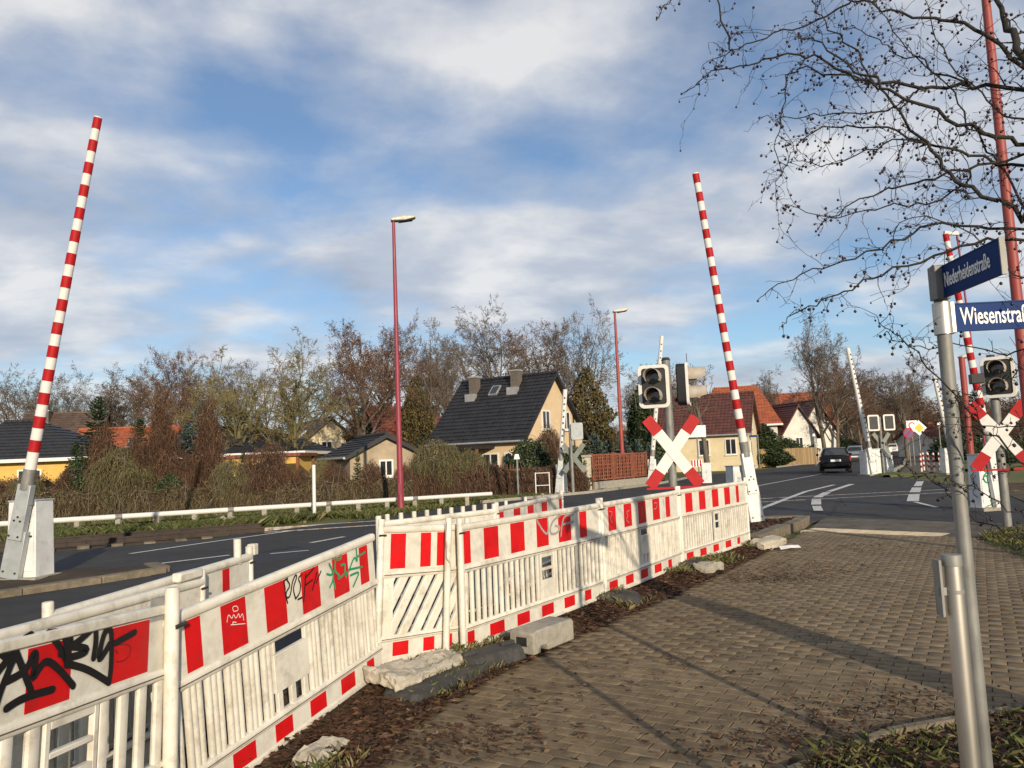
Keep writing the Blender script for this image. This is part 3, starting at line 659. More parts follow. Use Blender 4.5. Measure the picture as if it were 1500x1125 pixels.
def ribbon(P, px_strokes, width, mat, name, dy=.0045, local=False):
    """spray strokes: pixel polylines cast onto the panel's front face, built as thin raised ribbons"""
    mb = MB(); Mi = P.M.inverted(); cam_l = Mi @ Vector((0, 0, CAM_H)); yf = PLATE_Y-dy; lay = 0
    for st in px_strokes:
        pts = []
        for (x, y) in st:
            d = (Mi.to_3x3() @ ray(x, y)); t = (yf-cam_l.y)/d.y; q = cam_l+d*t; pts.append(Vector((q.x, q.z)))
        # smooth (Chaikin)
        for _ in range(2):
            if len(pts) > 2:
                n = [pts[0]]
                for p, q in zip(pts, pts[1:]): n += [p.lerp(q, .25), p.lerp(q, .75)]
                n.append(pts[-1]); pts = n
        lay += 1; yy = yf-.0002*lay; L_, R_ = [], []
        for i, p in enumerate(pts):
            t = pts[min(i+1, len(pts)-1)]-pts[max(i-1, 0)]
            if t.length < 1e-6: t = Vector((1, 0))
            t.normalize(); n = Vector((-t.y, t.x))*width/2; L_.append(p+n); R_.append(p-n)
        k = len(pts); vs = [(p.x, yy, p.y) for p in L_]+[(p.x, yy, p.y) for p in R_]
        mb.add(vs, [(i, i+1, k+i+1, k+i) for i in range(k-1)])
        for e in (pts[0], pts[-1]):
            yy -= .00005
            mb.add([(e.x+math.cos(a*math.pi/4)*width/2, yy, e.y+math.sin(a*math.pi/4)*width/2) for a in range(8)], [tuple(range(8))])
    return mb.build(name, M[mat], P.root)

P1 = barrier('near barrier panel at the lower left corner with large black graffiti tag', (-2.0, 2.0), (-1.735, 3.83), 'wide', za=.125, zb=.01, hs=.9, up=[(-95, -40), (38, 103), (163, 217)], win=(.555, .72, 'two'), post_r=.028, posts=(1, 0))
P2 = barrier('barrier panel with small black and green graffiti tags beside the thick near post', (-1.735, 3.85), (-1.02, 5.76), 'ribs', za=-.16, zb=.05, up=[(272, 295), (325, 361), (389, 419), (442, 468), (488, 510), (527, 539)], low=[(287, 307), (342, 375), (404, 429), (455, 478), (500, 520), (538, 548)], win=(.42, .58, 'one'), posts=(0, 0))
vv = Vector((.117, 0, .993)); pb_ = Vector((-.035, -.055, .02))
np_ = MB().tube([pb_, pb_+vv*1.17, pb_+vv*1.185], [.034, .034, .029], 16).build('post', M['white_plastic'], P2.root, smooth=40)
MB().tube([pb_+vv*1.0+Vector((-.01, -.034, 0)), pb_+vv*1.0+Vector((.06, -.03, 0))], .011, 8).build('clip', M['bolt_metal'], np_)
P3 = barrier('narrow barrier panel with slanted bars over the pale crumbling slab', (-1.075, 5.80), (-.47, 6.42), 'diagonal', za=.08, zb=.02, up=[(543, 549), (572, 594), (616, 631), (640, 654)], low=[(575, 598), (620, 636), (650, 662)])
P4 = barrier('barrier panel with silver sprayed letters above the concrete block', (-.47, 6.30), (.87, 8.34), 'rods', up=[(675, 689), (709, 730), (748, 768), (786, 803), (818, 836), (849, 859)], low=[(685, 695), (718, 739), (758, 776), (794, 811), (827, 842), (857, 866)], win=(.49, .60, 'two'), posts=(1, 1))
P5 = barrier('barrier panel with faint numbers scratched into its red stripes', (.905, 8.40), (2.15, 10.42), 'ribs', up=[(870, 877), (891, 902), (914, 925), (935, 946), (956, 966), (975, 981)], low=[(873, 879), (893, 905), (917, 928), (939, 949), (959, 969), (979, 984)], win=(.43, .55, 'one'))
P6 = barrier('last barrier panel at the far end next to the middle crossing gate', (2.19, 10.50), (3.72, 12.62), 'rods', up=[(988, 993), (1004, 1014), (1024, 1033), (1043, 1052), (1061, 1069), (1078, 1082)], low=[(990, 995), (1006, 1016), (1026, 1035), (1045, 1053), (1063, 1071), (1080, 1084)], win=(.45, .54, 'two'))
# row behind
B1 = barrier('plain white rear barrier panel behind the black graffiti panel', (-2.38, 2.2), (-1.95, 4.78), 'wide', za=.0, zb=-.03, back=True, hs=.93, win=(.3, .45, 'two'))
B2 = barrier('plain white rear barrier panel ending in two stub posts', (-2.24, 3.75), (-1.92, 5.60), 'ribs', za=-.04, zb=0.0, up=[(326, 336)], hs=.95)
C1 = barrier('white barrier panel with bar ends sticking up like pickets', (-1.24, 6.95), (-.24, 8.12), 'crate', back=True)
C2 = barrier('rear barrier panel with red stripes pointing at the far gate', (-.22, 8.36), (.62, 10.72), 'rods', up=[(.02, .07), (.2, .29), (.4, .49), (.62, .71), (.93, .98)], low=[(.1, .2), (.4, .5), (.7, .8)])
for P, xs in ((C2, (.15, .42, .7)),):
    for q in xs: MB().tube([(P.L*q, .03, .06), (P.L*q, .03, 1.1)], .02, 10).build('post', M['white_plastic'], P.root, smooth=40)
# second post of the narrow panel, with a wire loop
sp = MB().tube([(.60, -.075, -.03), (.60, -.075, 1.11)], .026, 12).build('post', M['white_plastic'], P3.root, smooth=40)
MB().tube([(.565, -.105, 1.08), (.555, -.11, .95), (.565, -.11, .80), (.59, -.11, .76), (.60, -.11, .80)], .006, 6).build('wire_loop', M['white_plastic'], sp, smooth=60)
# stubs with swivel clamp on the second rear panel
MB().tube([(B2.L-.16, 0, .95), (B2.L-.16, 0, 1.12)], .026, 12).build('post', M['white_plastic'], B2.root, smooth=40)
MB().box(B2.L+.02, B2.L+.08, -.03, .03, .98, 1.06).build('clamp', M['white_plastic'], B2.root, bevel=.008)
MB().box(B1.L-.26, B1.L-.02, -.03, .03, .985, 1.04).build('joint_cap', M['white_plastic'], B1.root, bevel=.012, smooth=40)

# graffiti (spray paint on the sheets)
c6 = lambda L: [[(x/5.0, 900+y/5.0) for x, y in s] for s in L]
ribbon(P1, c6([[(228, 150), (160, 190), (70, 310), (-60, 480)], [(-60, 200), (20, 300), (60, 320)], [(115, 280), (60, 420), (10, 540), (-40, 700)], [(115, 275), (165, 400), (225, 560)],
               [(25, 500), (130, 450), (200, 395), (245, 275), (270, 300), (225, 500), (300, 370), (350, 335), (440, 410), (535, 525)],
               [(350, 135), (430, 128), (515, 160), (515, 210), (440, 290)], [(350, 135), (420, 210), (500, 370)], [(440, 130), (500, 180), (480, 260)],
               [(505, 365), (620, 395), (720, 450), (795, 500)], [(795, 500), (810, 400), (815, 220), (810, 100), (760, 120), (715, 330), (740, 320), (800, 215)],
               [(695, 75), (620, 160), (510, 240)], [(510, 235), (640, 245), (620, 285), (490, 320)], [(695, 75), (700, 190), (680, 320)], [(840, 210), (985, 130)],
               [(40, 690), (130, 630), (230, 590), (380, 550)], [(470, 180), (500, 300), (480, 370)]]), .030, 'paint_black', 'graffiti')
ribbon(P1, c6([[(850, 225), (930, 215), (965, 250), (940, 320), (880, 350), (850, 345)], [(845, 260), (860, 285)]]), .006, 'paint_red_pen', 'graffiti', dy=.003)
st = MB().box(P1.L-.19, P1.L-.03, PLATE_Y-.0022, PLATE_Y-.0006, .88, .985).build('sticker', M['paint_silver'], P1.root)
c8 = lambda L: [[(240+x/4.6875, 700+y/4.6875) for x, y in s] for s in L]
ribbon(P2, c8([[(850, 690), (820, 710), (835, 760), (830, 780), (850, 860)], [(845, 700), (870, 740), (835, 790), (845, 830), (870, 810), (880, 720), (905, 660), (915, 680), (885, 760), (905, 830)], [(945, 665), (920, 690), (940, 730), (935, 790), (905, 830)],
               [(975, 660), (960, 850)], [(970, 690), (1030, 620)], [(968, 740), (1020, 700)], [(1050, 650), (1020, 770)], [(1078, 640), (1045, 720)], [(920, 835), (950, 820)]]), .011, 'paint_black', 'graffiti')
ribbon(P2, c8([[(1160, 560), (1170, 520), (1220, 520), (1215, 560), (1180, 560)], [(1180, 540), (1170, 640), (1210, 670), (1190, 700), (1240, 660), (1260, 640), (1250, 680)], [(1120, 660), (1150, 670), (1170, 640)], [(1135, 590), (1160, 640), (1165, 700), (1140, 750)],
               [(1240, 480), (1285, 465), (1275, 490)], [(1270, 640), (1310, 530), (1330, 590), (1320, 480)], [(1330, 540), (1380, 510)], [(1270, 630), (1360, 610)], [(1280, 670), (1345, 640), (1320, 700), (1300, 745)], [(1215, 600), (1245, 590), (1240, 640)], [(1160, 690), (1175, 760)]]), .015, 'paint_green', 'graffiti')
c1 = lambda L: [[(x/2.647, 700+y/2.647) for x, y in s] for s in L]
ribbon(P2, c1([[(905, 515), (900, 500), (920, 495), (925, 515), (905, 518)], [(880, 560), (885, 525), (900, 550), (905, 525), (915, 550), (925, 520), (930, 548), (940, 520), (945, 552)], [(895, 570), (950, 565)], [(905, 570), (900, 558), (915, 560)]]), .004, 'sign_white', 'graffiti', dy=.003)
c3 = lambda L: [[(700+x/3.33, 650+y/3.33) for x, y in s] for s in L]
ribbon(P4, c3([[(288, 375), (320, 430), (345, 445), (340, 350)], [(400, 350), (360, 380), (350, 440), (385, 440), (405, 405), (380, 400)], [(405, 450), (415, 350), (465, 345)], [(410, 395), (465, 380)], [(300, 350), (345, 352)]]), .022, 'paint_silver', 'graffiti')
for st_ in c3([[(640, 330), (658, 332), (645, 365), (655, 385)], [(738, 325), (722, 335), (735, 350), (722, 370), (738, 385)], [(800, 305), (800, 355)], [(860, 290), (875, 285), (872, 315), (858, 320)], [(905, 270), (908, 300)]]): ribbon(P5, [st_], .008, 'paint_silver', 'graffiti')
# embossed letters on the near panel's sign plate
def text_mesh(body, size, name, mat, parent, Mx, extrude=.0015, align='LEFT', sx=1.0):
    cu = bpy.data.curves.new(name, 'FONT'); cu.body = body; cu.size = size; cu.extrude = extrude; cu.align_x = align; cu.align_y = 'CENTER'; cu.resolution_u = 3; cu.offset = size*.012
    tmp = bpy.data.objects.new('tmp_text', cu); COL.objects.link(tmp)
    dg = bpy.context.evaluated_depsgraph_get(); me = bpy.data.meshes.new_from_object(tmp.evaluated_get(dg)); bpy.data.objects.remove(tmp); bpy.data.curves.remove(cu)
    me.name = name; me.transform(Mx @ Matrix.Diagonal((sx, 1, 1, 1))); me.materials.clear(); me.materials.append(mat)
    return link(name, me, parent)
Rx90 = Matrix.Rotation(R(90), 4, 'X')
w0, w1, zs0, zs1 = P1.win
text_mesh('BMST', .075, 'lettering', M['white_plastic'], P1.sign, Matrix.Translation(((w0+w1)/2, -.0165, zs0+(zs1-zs0)*.27)) @ Rx90, align='CENTER', extrude=.003)

# ------------------------------------------------------------------ feet and stones
def rough_block(name, label, cat, loc, size, rz, mat, amp=.015, seed=0, taper=.0, tilt=(0, 0), sub=5, group=None):
    bm = bmesh.new(); bmesh.ops.create_cube(bm, size=1.0); bmesh.ops.subdivide_edges(bm, edges=bm.edges[:], cuts=sub, use_grid_fill=True)
    for v in bm.verts:
        x, y, z = v.co; q = 1-taper*(z+.5); k = 4.0
        # soften the corners
        r = (abs(2*x)**10+abs(2*y)**10+abs(2*z)**10)**.1; s = 1/max(r, 1)
        v.co = Vector((x*s*q*size[0], y*s*q*size[1], z*s*size[2]))
        v.co += Vector((mnoise.noise(v.co*31), mnoise.noise(v.co*31+Vector((7, 0, 0))), mnoise.noise(v.co*29+Vector((0, 7, 0)))))*amp*.45
        v.co += Vector((mnoise.noise(v.co*9+Vector((seed, 0, 0))), mnoise.noise(v.co*9+Vector((0, seed+5, 0))), mnoise.noise(v.co*9+Vector((0, 0, seed+9)))))*amp
    me = bpy.data.meshes.new(name); bm.to_mesh(me); bm.free(); me.materials.append(mat)
    me.polygons.foreach_set('use_smooth', [True]*len(me.polygons)); me.set_sharp_from_angle(angle=R(18))
    o = link(name, me); o.location = (loc[0], loc[1], loc[2]+size[2]/2); o.rotation_euler = (tilt[0], tilt[1], rz); return tag(o, label, cat, group)
fence_rz = R(57)
rough_block('broken_slab', 'pale crumbling concrete slab under the slanted bar panel', 'slab', (-.72, 5.74, .075), (.95, .33, .085), R(58), M['pale_concrete'], amp=.032, seed=2, tilt=(R(6), R(4)), sub=22)
rough_block('rubber_foot', 'dark foot slab lying below the pale crumbling slab', 'fence foot', (-.60, 5.62, .02), (.95, .34, .08), R(58), M['rubber'], amp=.01, seed=3, sub=6, taper=.1)
def rubber_foot(label, x, y, rz, s=1.0, z=.03, mat='rubber'):
    t = thing('fence_foot', label, 'fence foot', (x, y, z), rz, 'rubber feet under the barrier fence')
    pl = [(-.40, -.1), (-.34, -.19), (.34, -.19), (.40, -.1), (.40, .1), (.34, .19), (-.34, .19), (-.40, .1)]
    mb = MB(); n = 8
    top = [(x_*.86*s, y_*.8*s, .11) for x_, y_ in pl]; bot = [(x_*s, y_*s, 0) for x_, y_ in pl]
    mb.add(bot+top, [tuple(range(7, -1, -1)), tuple(range(8, 16))]+[(i, (i+1) % 8, 8+(i+1) % 8, 8+i) for i in range(8)])
    b = mb.build('body', M[mat], t, bevel=.012, smooth=40)
    for k in (-1, 1): MB().box(k*.2-.07, k*.2+.07, -.02, .02, .108, .135).build('carry_grip', M[mat], t, bevel=.006)
    return t
rubber_foot('black rubber foot between the pale slab and the concrete block', -.26, 6.10, R(46), s=.8)
rubber_foot('dark rubber foot half hidden where the silver letter panel ends', .89, 8.37, R(-20))
rubber_foot('rubber foot below the joint before the last far panel', 2.17, 10.46, R(-30))
rubber_foot('rubber foot hidden behind the thick near post', -1.72, 3.87, R(0), z=-.12)
rubber_foot('rubber foot under the rear panels with stub posts', -1.86, 5.2, R(80), z=.02)
rubber_foot('rubber foot under the picket topped rear panel', -.3, 8.15, R(40), z=.0)
# concrete block with a notch
t = thing('concrete_block', 'pale concrete block with a notched end lying under the silver letter panel', 'block', (.17, 6.55, .045), R(54))
blk = MB().slab_y([(-.30, 0), (-.2, 0), (-.2, .05), (-.1, .05), (-.1, 0), (.30, 0), (.30, .16), (.27, .18), (-.27, .18), (-.30, .16)], -.12, .12).build('block', M['concrete'], t, bevel=.012, smooth=40)
MB().box(-.302, -.297, -.05, .05, .06, .13).build('end_hole', M['dark_metal'], t)
rough_block('stone', 'pale flat stone under the far end of the last panel', 'stone', (3.95, 12.35, .05), (.55, .3, .12), R(30), M['pale_concrete'], amp=.04, seed=8, tilt=(R(4), R(-5)))
rough_block('stone', 'pale broken lump at the foot of the thick near post', 'stone', (-1.13, 4.42, -.03), (.30, .2, .1), R(70), M['pale_concrete'], amp=.05, seed=12)
rough_block('stone', 'grey rubble lump in the grass below the numbered panel', 'stone', (2.45, 10.15, .05), (.4, .22, .10), R(40), M['concrete'], amp=.04, seed=17)
# white litter scrap
pp = G(1157, 803, .05); mb = MB(); 
mb.add([(-.2, -.05, .0), (-.05, -.09, .02), (.16, -.06, .008), (.2, .05, .03), (.02, .09, .01), (-.15, .06, .035), (0, 0, .05)], [(0, 1, 6), (1, 2, 6), (2, 3, 6), (3, 4, 6), (4, 5, 6), (5, 0, 6)])
o = mb.build('paper_scrap', M['sign_white']); o.location = pp; o.rotation_euler = (0, 0, .3); tag(o, 'white crumpled paper scrap lying beside the kerb corner', 'litter')
s_ = o.modifiers.new('thick', 'SOLIDIFY'); s_.thickness = .003
# ================================================================== crossing gates, signals, lamps, signs
pmat('red_paint', (0.40, 0.006, 0.010), (0.32, 0.006, 0.009), scale=6, rough=0.6, spec=.25, dirt=(0.25, 0.05, 0.04), dirt_amt=0.3, dscale=8)
pmat('white_paint', (0.70, 0.69, 0.66), (0.60, 0.59, 0.56), scale=6, rough=0.55, spec=.3, dirt=(0.36, 0.34, 0.3), dirt_amt=0.4, dscale=6)
pmat('visor', (0.44, 0.39, 0.33), (0.36, 0.31, 0.26), scale=8, rough=0.55)
pmat('grey_green', (0.20, 0.23, 0.21), (0.15, 0.17, 0.16), scale=5, rough=0.5)
def rrect(w, h, r, n=5, cx=0, cz=0):
    out = []
    for (sx, sz, a0) in ((1, 1, 0), (-1, 1, 90), (-1, -1, 180), (1, -1, 270)):
        for k in range(n+1):
            a = R(a0+90*k/n); out.append((cx+sx*(w/2-r)+r*math.cos(a), cz+sz*(h/2-r)+r*math.sin(a)))
    return out
def ring(outer, inner, y0, y1):
    n = len(outer); mb = MB(); vs = []
    for pl, y in ((outer, y0), (inner, y0), (inner, y1), (outer, y1)): vs += [(x, y, z) for x, z in pl]
    fs = []
    for a, b in ((0, 1), (1, 2), (2, 3), (3, 0)):
        for i in range(n): j = (i+1) % n; fs.append((a*n+i, a*n+j, b*n+j, b*n+i))
    return mb.add(vs, fs)
def gate(label, bpx, d, tip_px, yaw=0.0, bands=14, front=True, h=1.18, r0=.082, r1=.06, hw=.27, hd=.42, side=1, lf=.62, thin=None):
    """crossing gate with raised arm; bpx = pixel of the housing's foot centre"""
    b = base_at(bpx, d, .05); root = thing('crossing_gate', label, 'crossing gate', b, yaw, 'railway crossing gates')
    tip_w = D(tip_px[0], tip_px[1], d); Mi = _TM[root.name].inverted(); tip = Mi @ tip_w
    lx = -hw*lf*side                                     # lever foot
    foot = Vector((lx, -.09, .03)); dr = (tip-foot); dr.y = 0; dr.normalize(); ax = Vector((dr.z, 0, -dr.x))
    WM = M['white_metal']
    # housing: slightly tapered cabinet with lid and door frame
    hb = MB().hexa([(-hw, 0, 0), (hw, 0, 0), (hw, hd, 0), (-hw, hd, 0), (-hw*.9, .0, h), (hw*.9, .0, h), (hw*.9, hd*.95, h), (-hw*.9, hd*.95, h)]).build('housing', WM, root, bevel=.012, smooth=40)
    MB().box(-hw*.93, hw*.93, -.012, hd, h, h+.025).build('lid', M['grey_plate'], hb, bevel=.006)
    dx0, dx1 = sorted((side*.02, side*hw*.84)); dp = MB().box(dx0, dx1, -.012, -.002, .12, h-.12).build('door', WM, hb, bevel=.004)
    lk = (dx1-.035) if side > 0 else dx0+.035
    MB().tube([(lk, -.012, h*.55), (lk, -.03, h*.55)], .016, 10).build('lock', M['bolt_metal'], dp)
    for j in range(4): MB().box(dx0+.05, dx1-.05, -.016, -.0125, h-.22-.03*j, h-.21-.03*j).build('vent_slot', M['dark_metal'], dp)
    MB().box(-hw-.08, hw+.08, -.12, hd+.06, -.06, .03).build('base_plate', M['concrete'], root, bevel=.01)
    # counterweight lever: broad lower plate, narrower upper plate
    LP = M['grey_plate'] if side > 0 else WM
    def slab(s0, s1, w0, w1, y0, y1, nm, mt, par):
        p = [foot+dr*s0-ax*w0, foot+dr*s0+ax*w0, foot+dr*s1+ax*w1, foot+dr*s1-ax*w1]
        return MB().slab_y([(q.x, q.z) for q in p], y0, y1).build(nm, mt, par, bevel=.006, smooth=40)
    lo = slab(0.0, h*.62, .155, .145, -.13, -.03, 'counterweight', LP, root)
    slab(h*.5, h*1.22, .115, .11, -.165, -.05, 'lever', LP, root)
    for s_, k in ((.1, -.1), (.1, .1), (h*.55, -.09), (h*.55, .06), (h*.8, 0), (h*.75, -.05), (h*.75, .05)):
        q = foot+dr*s_+ax*k; yy = -.132 if s_ < h*.5 else -.167
        MB().tube([(q.x, yy+.01, q.z), (q.x, yy-.012, q.z)], .016, 8).build('bolt', M['bolt_metal'], lo)
    # arm
    st = foot+dr*(h*1.15); st.y = -.10; en = foot+dr*(tip-foot).length; en.y = -.10; Lm = (en-st).length
    sl = MB().tube([st, st+dr*.32], [r0*1.12, r0*1.12], 12).build('arm_sleeve', M['galvanised'], root, smooth=40)
    MB().box(-.05, .08, -.03, .1, -.2, .12, Matrix.Translation(st-dr*.05)).build('yoke', M['grey_green'], root, bevel=.01)
    arm = MB().tube([st+dr*.3, en], [r0, r1], 12).build('arm', M['white_paint'], root, smooth=40)
    if front:
        L2 = Lm-.42; per = L2/bands
        for i in range(bands):
            s0 = .42+per*i+per*.45; s1 = s0+per*.5
            ra, rb = [r0+(r1-r0)*s/Lm+.0025 for s in (s0, s1)]
            MB().tube([st+dr*s0, st+dr*s1], [ra, rb], 12).build('red_band', M['red_paint'], arm, smooth=40)
    else:
        k = bands
        for i in range(k):
            s0 = .5+(Lm-.6)*i/k; q = st+dr*s0; rr = r0+(r1-r0)*s0/Lm
            Mx = Matrix.Translation(q+Vector((0, -rr, 0))) @ Matrix.Rotation(math.atan2(dr.x, dr.z), 4, 'Y')
            MB().box(-.025, .035, -.012, .02, -.04, .04, Mx).build('reflector', M['dark_metal'], arm)
    if thin:      # thin red rod hanging beside the arm from a white bracket at the tip
        MB().box(-.03, .34, -.03, .03, -.03, .05, Matrix.Translation(en)).build('tip_bracket', M['white_paint'], root)
        q0 = en+Vector((.32, 0, 0)); q1 = Vector((q0.x+thin, -.1, .9))
        MB().tube([q0, q1], [.022, .022], 8).build('hanging_rod', M['lamp_red'], root, smooth=60)
    return root
gate('tall red and white gate standing alone at the left edge', 33, 12.0, (157, 181), R(-6), 15, True, hw=.25, lf=.42)
gate('tall red and white gate behind the end of the barrier fence', 1088, 16.3, (1014, 259), R(8), 14, True, side=-1, r0=.085, r1=.07)
gate('far white gate leaning right in front of the black roofed house', 821, 33.0, (828, 571), R(-4), 9, False, hw=.24, r0=.10, r1=.10)
gate('far white gate half hidden behind the left cross sign', 954, 41.0, (969, 493), R(-4), 16, False, hw=.24, r0=.12, r1=.1)
gate('far white gate leaning left beside the black car', 1271, 39.0, (1237, 511), R(12), 18, False, side=-1, r0=.12, r1=.1)
gate('far white gate mostly hidden by the street name pole', 1389, 37.0, (1364, 551), R(10), 12, False, side=-1, r0=.11, r1=.09)
g7 = gate('red and white gate behind the street name signs on the right', 1443, 17.5, (1372, 347), R(14), 13, True, side=-1, hw=.26, hd=.34, h=1.2, thin=.22)
# graffiti on that gate's cabinet
def strokes3(parent, strokes, width, mat, Mx, name='graffiti'):
    mb = MB()
    for st in strokes:
        pts = [Vector(p) for p in st]
        for _ in range(2):
            n = [pts[0]]
            for p, q in zip(pts, pts[1:]): n += [p.lerp(q, .25), p.lerp(q, .75)]
            pts = n+[pts[-1]]
        k = len(pts); A = []; B = []
        for i, p in enumerate(pts):
            t = (pts[min(i+1, k-1)]-pts[max(i-1, 0)]); t = t.normalized() if t.length > 1e-6 else Vector((1, 0)); nn = Vector((-t.y, t.x))*width/2; A.append(p+nn); B.append(p-nn)
        mb.add([Mx @ Vector((p.x, 0, p.y)) for p in A+B], [(i, i+1, k+i+1, k+i) for i in range(k-1)])
    return mb.build(name, M[mat], parent)
strokes3(g7, [[(.02, 1.0), (-.08, .9), (.0, .8), (.1, .88), (.06, .98)], [(.02, .8), (-.1, .7), (-.02, .56), (.1, .62), (.08, .74), (-.04, .72)], [(.1, .6), (.14, .45), (.02, .4), (.12, .3), (.05, .15)], [(.08, .16), (.16, .16)]], .035, 'paint_green', Matrix.Translation((-.09, -.024, 0)))
strokes3(g7, [[(-.1, 1.0), (.05, .95), (-.08, .8), (.08, .72), (-.06, .6), (.08, .5)], [(-.1, .75), (.02, .62), (-.08, .5), (.06, .35), (-.1, .25)]], .018, 'paint_black', Matrix.Translation((-.285, .17, 0)) @ Matrix.Rotation(R(90), 4, 'Z'))

def head(root, Mx, w=.54, h=.76):
    """two lamp signal head facing local -y of Mx"""
    T = lambda mb: (setattr(mb, 'v', [tuple(Mx @ Vector(v)) for v in mb.v]), mb)[1]
    hd = T(MB().slab_y(rrect(w*.94, h*.95, .07), -.02, .16)).build('signal_head', M['black_plastic'], root, bevel=.02, smooth=40)
    T(ring(rrect(w, h, .09), rrect(w-.12, h-.12, .05), -.05, .0)).build('white_rim', M['white_paint'], hd, bevel=.006, smooth=40)
    T(MB().slab_y(rrect(w-.13, h-.13, .05), -.03, -.022)).build('face_plate', M['dark_metal'], hd)
    for zc in (.165, -.165):
        n = 18; v = []; f = []; rr = .145
        for k in range(n+1):                          # hooded visor, open below
            a = R(-35+250*k/n); c, s = math.cos(a), math.sin(a); ln = .34 if s > -.2 else .22
            for y, q in ((-.03, 1.0), (-ln, .94), (-ln, .90), (-.03, .95)): v.append((c*rr*q, y, zc+s*rr*q))
        for k in range(n):
            for j in range(4): f.append((k*4+j, k*4+(j+1) % 4, (k+1)*4+(j+1) % 4, (k+1)*4+j))
        T(MB().add(v, f)).build('visor', M['visor'], hd, smooth=50)
        T(MB().tube([(0, -.025, zc), (0, -.045, zc), (0, -.055, zc)], [.125, .12, .02], 20)).build('lens', M['glass_dark'], hd, smooth=50)
    return hd
def cross_board(root, zc, y, half=.74, w=.2, a=R(37)):
    for s, yo in ((-1, 0.0), (1, .012)):
        Mx = Matrix.Translation((0, y+yo, zc)) @ Matrix.Rotation(s*a, 4, 'Y')
        o = MB().box(-w/2, w/2, -.005, .005, -half, half, Mx).build('cross_arm', M['white_paint'], root, bevel=.003)
        for e in (-1, 1):
            z0, z1 = sorted((e*half*.57, e*(half+.001)))
            MB().box(-w/2-.001, w/2+.001, -.0075, .0035, z0, z1, Mx).build('red_end', M['red_paint'], o)
def signal(label, px, d, zc_cross, post_top, heads, yaw, bar=True, z_head=None, cross=True, px_y=None):
    b = base_at(px, d, 0.0); root = thing('crossing_signal', label, 'railway signal', b, yaw, 'railway crossing signals')
    MB().tube([(0, 0, -.05), (0, 0, post_top)], .075, 14).build('post', M['galvanised'], root, smooth=40)
    MB().tube([(0, 0, post_top), (0, 0, post_top+.05)], [.085, .06], 14).build('post_cap', M['dark_metal'], root, smooth=40)
    for (hx, hy, hz, hyaw) in heads:
        head(root, Matrix.Translation((hx, hy, hz)) @ Matrix.Rotation(hyaw, 4, 'Z'))
        MB().box(-.04, .04, -.04, .04, hz-.3, hz-.24, Matrix.Translation((hx*.5, hy*.5+.03, 0)) @ Matrix.Scale(1, 4)).build('bracket', M['dark_metal'], root)
    if cross:
        cross_board(root, zc_cross, -.12)
        MB().box(-.02, .02, -.12, .0, zc_cross-.04, zc_cross+.04).build('bracket', M['galvanised'], root)
    if bar:
        MB().box(-.52, .66, -.16, -.13, zc_cross-.64, zc_cross-.605).build('guard_bar', M['red_paint'], root)
    return root
s1 = signal('signal post with red and white cross behind the barrier fence', 983, 13.6, 1.60, 3.22, [(-.27, -.1, 2.75, R(-24)), (.36, .02, 2.78, R(68))], R(6))
MB().tube([(.42, .1, 3.1), (.42, .1, 3.35)], .006, 6).build('aerial', M['dark_metal'], s1)
s2 = signal('signal post with red and white cross at the right edge', 1463, 14.2, 1.66, 3.1, [(.06, -.12, 2.72, R(-20))], R(-18))
MB().box(-.42, -.2, -.3, -.1, 2.62, 2.8).build('camera_box', M['black_plastic'], s2, bevel=.01)
# signals seen from behind
def rear_signal(label, px, d, top, yaw, two=False, rim=False):
    b = base_at(px, d); root = thing('crossing_signal', label, 'railway signal', b, yaw, 'railway crossing signals')
    MB().tube([(0, 0, -.05), (0, 0, top)], .07, 10).build('post', M['galvanised'], root, smooth=40)
    for k, x in enumerate((-.42, .42) if two else (.28,)):
        hd_ = MB().slab_y(rrect(.5, .72, .08, cx=x, cz=top-.3), -.14, .06).build('signal_head', M['grey_plate'] if not rim else M['dark_metal'], root, bevel=.02)
        if rim: ring(rrect(.62, .82, .09, cx=x, cz=top-.3), rrect(.46, .66, .05, cx=x, cz=top-.3), -.16, -.145).build('white_rim', M['white_paint'], hd_)
    for s in (-1, 1):
        Mx = Matrix.Translation((.1, .1, top*.52)) @ Matrix.Rotation(s*R(37), 4, 'Y')
        MB().box(-.1, .1, -.008, .008, -.72, .72, Mx.copy() if s < 0 else Matrix.Translation((0, .02, 0)) @ Mx).build('cross_arm', M['grey_green'], root)
    return root
rear_signal('grey backed signal post beside the far gate of the black roofed house', 837, 32.2, 2.9, R(-8))
rear_signal('double headed white rimmed signal beside the far left leaning gate', 1291, 39.5, 2.95, R(6), two=True, rim=True)
# white cabinets by the far gates
def cabinet(label, px, d, w, h, dp=.3, mat='white_metal', yaw=0.0, cat='cabinet'):
    b = base_at(px, d, 0); t = thing('equipment_cabinet', label, cat, b, yaw, 'trackside cabinets')
    bd = MB().box(-w/2, w/2, 0, dp, 0, h).build('body', M[mat], t, bevel=.015)
    MB().box(-w/2-.02, w/2+.02, -.02, dp+.02, h, h+.04).build('roof', M[mat], t)
    MB().box(-w/2+.04, -.01, -.012, 0, .1, h-.08).build('door', M[mat], t); MB().box(.01, w/2-.04, -.012, 0, .1, h-.08).build('door', M[mat], t)
    MB().box(-.03, -.015, -.03, -.012, h*.5, h*.6).build('handle', M['bolt_metal'], t); return t
cabinet('white cabinet right of the left cross sign across the road', 1033, 38, .45, .95, yaw=R(-10))
cabinet('white cabinet beside the double headed far signal', 1301, 40.5, .35, 1.35)
cabinet('grey cabinet at the foot of the far left leaning gate', 1281, 39.3, .5, 1.3, mat='grey_plate')

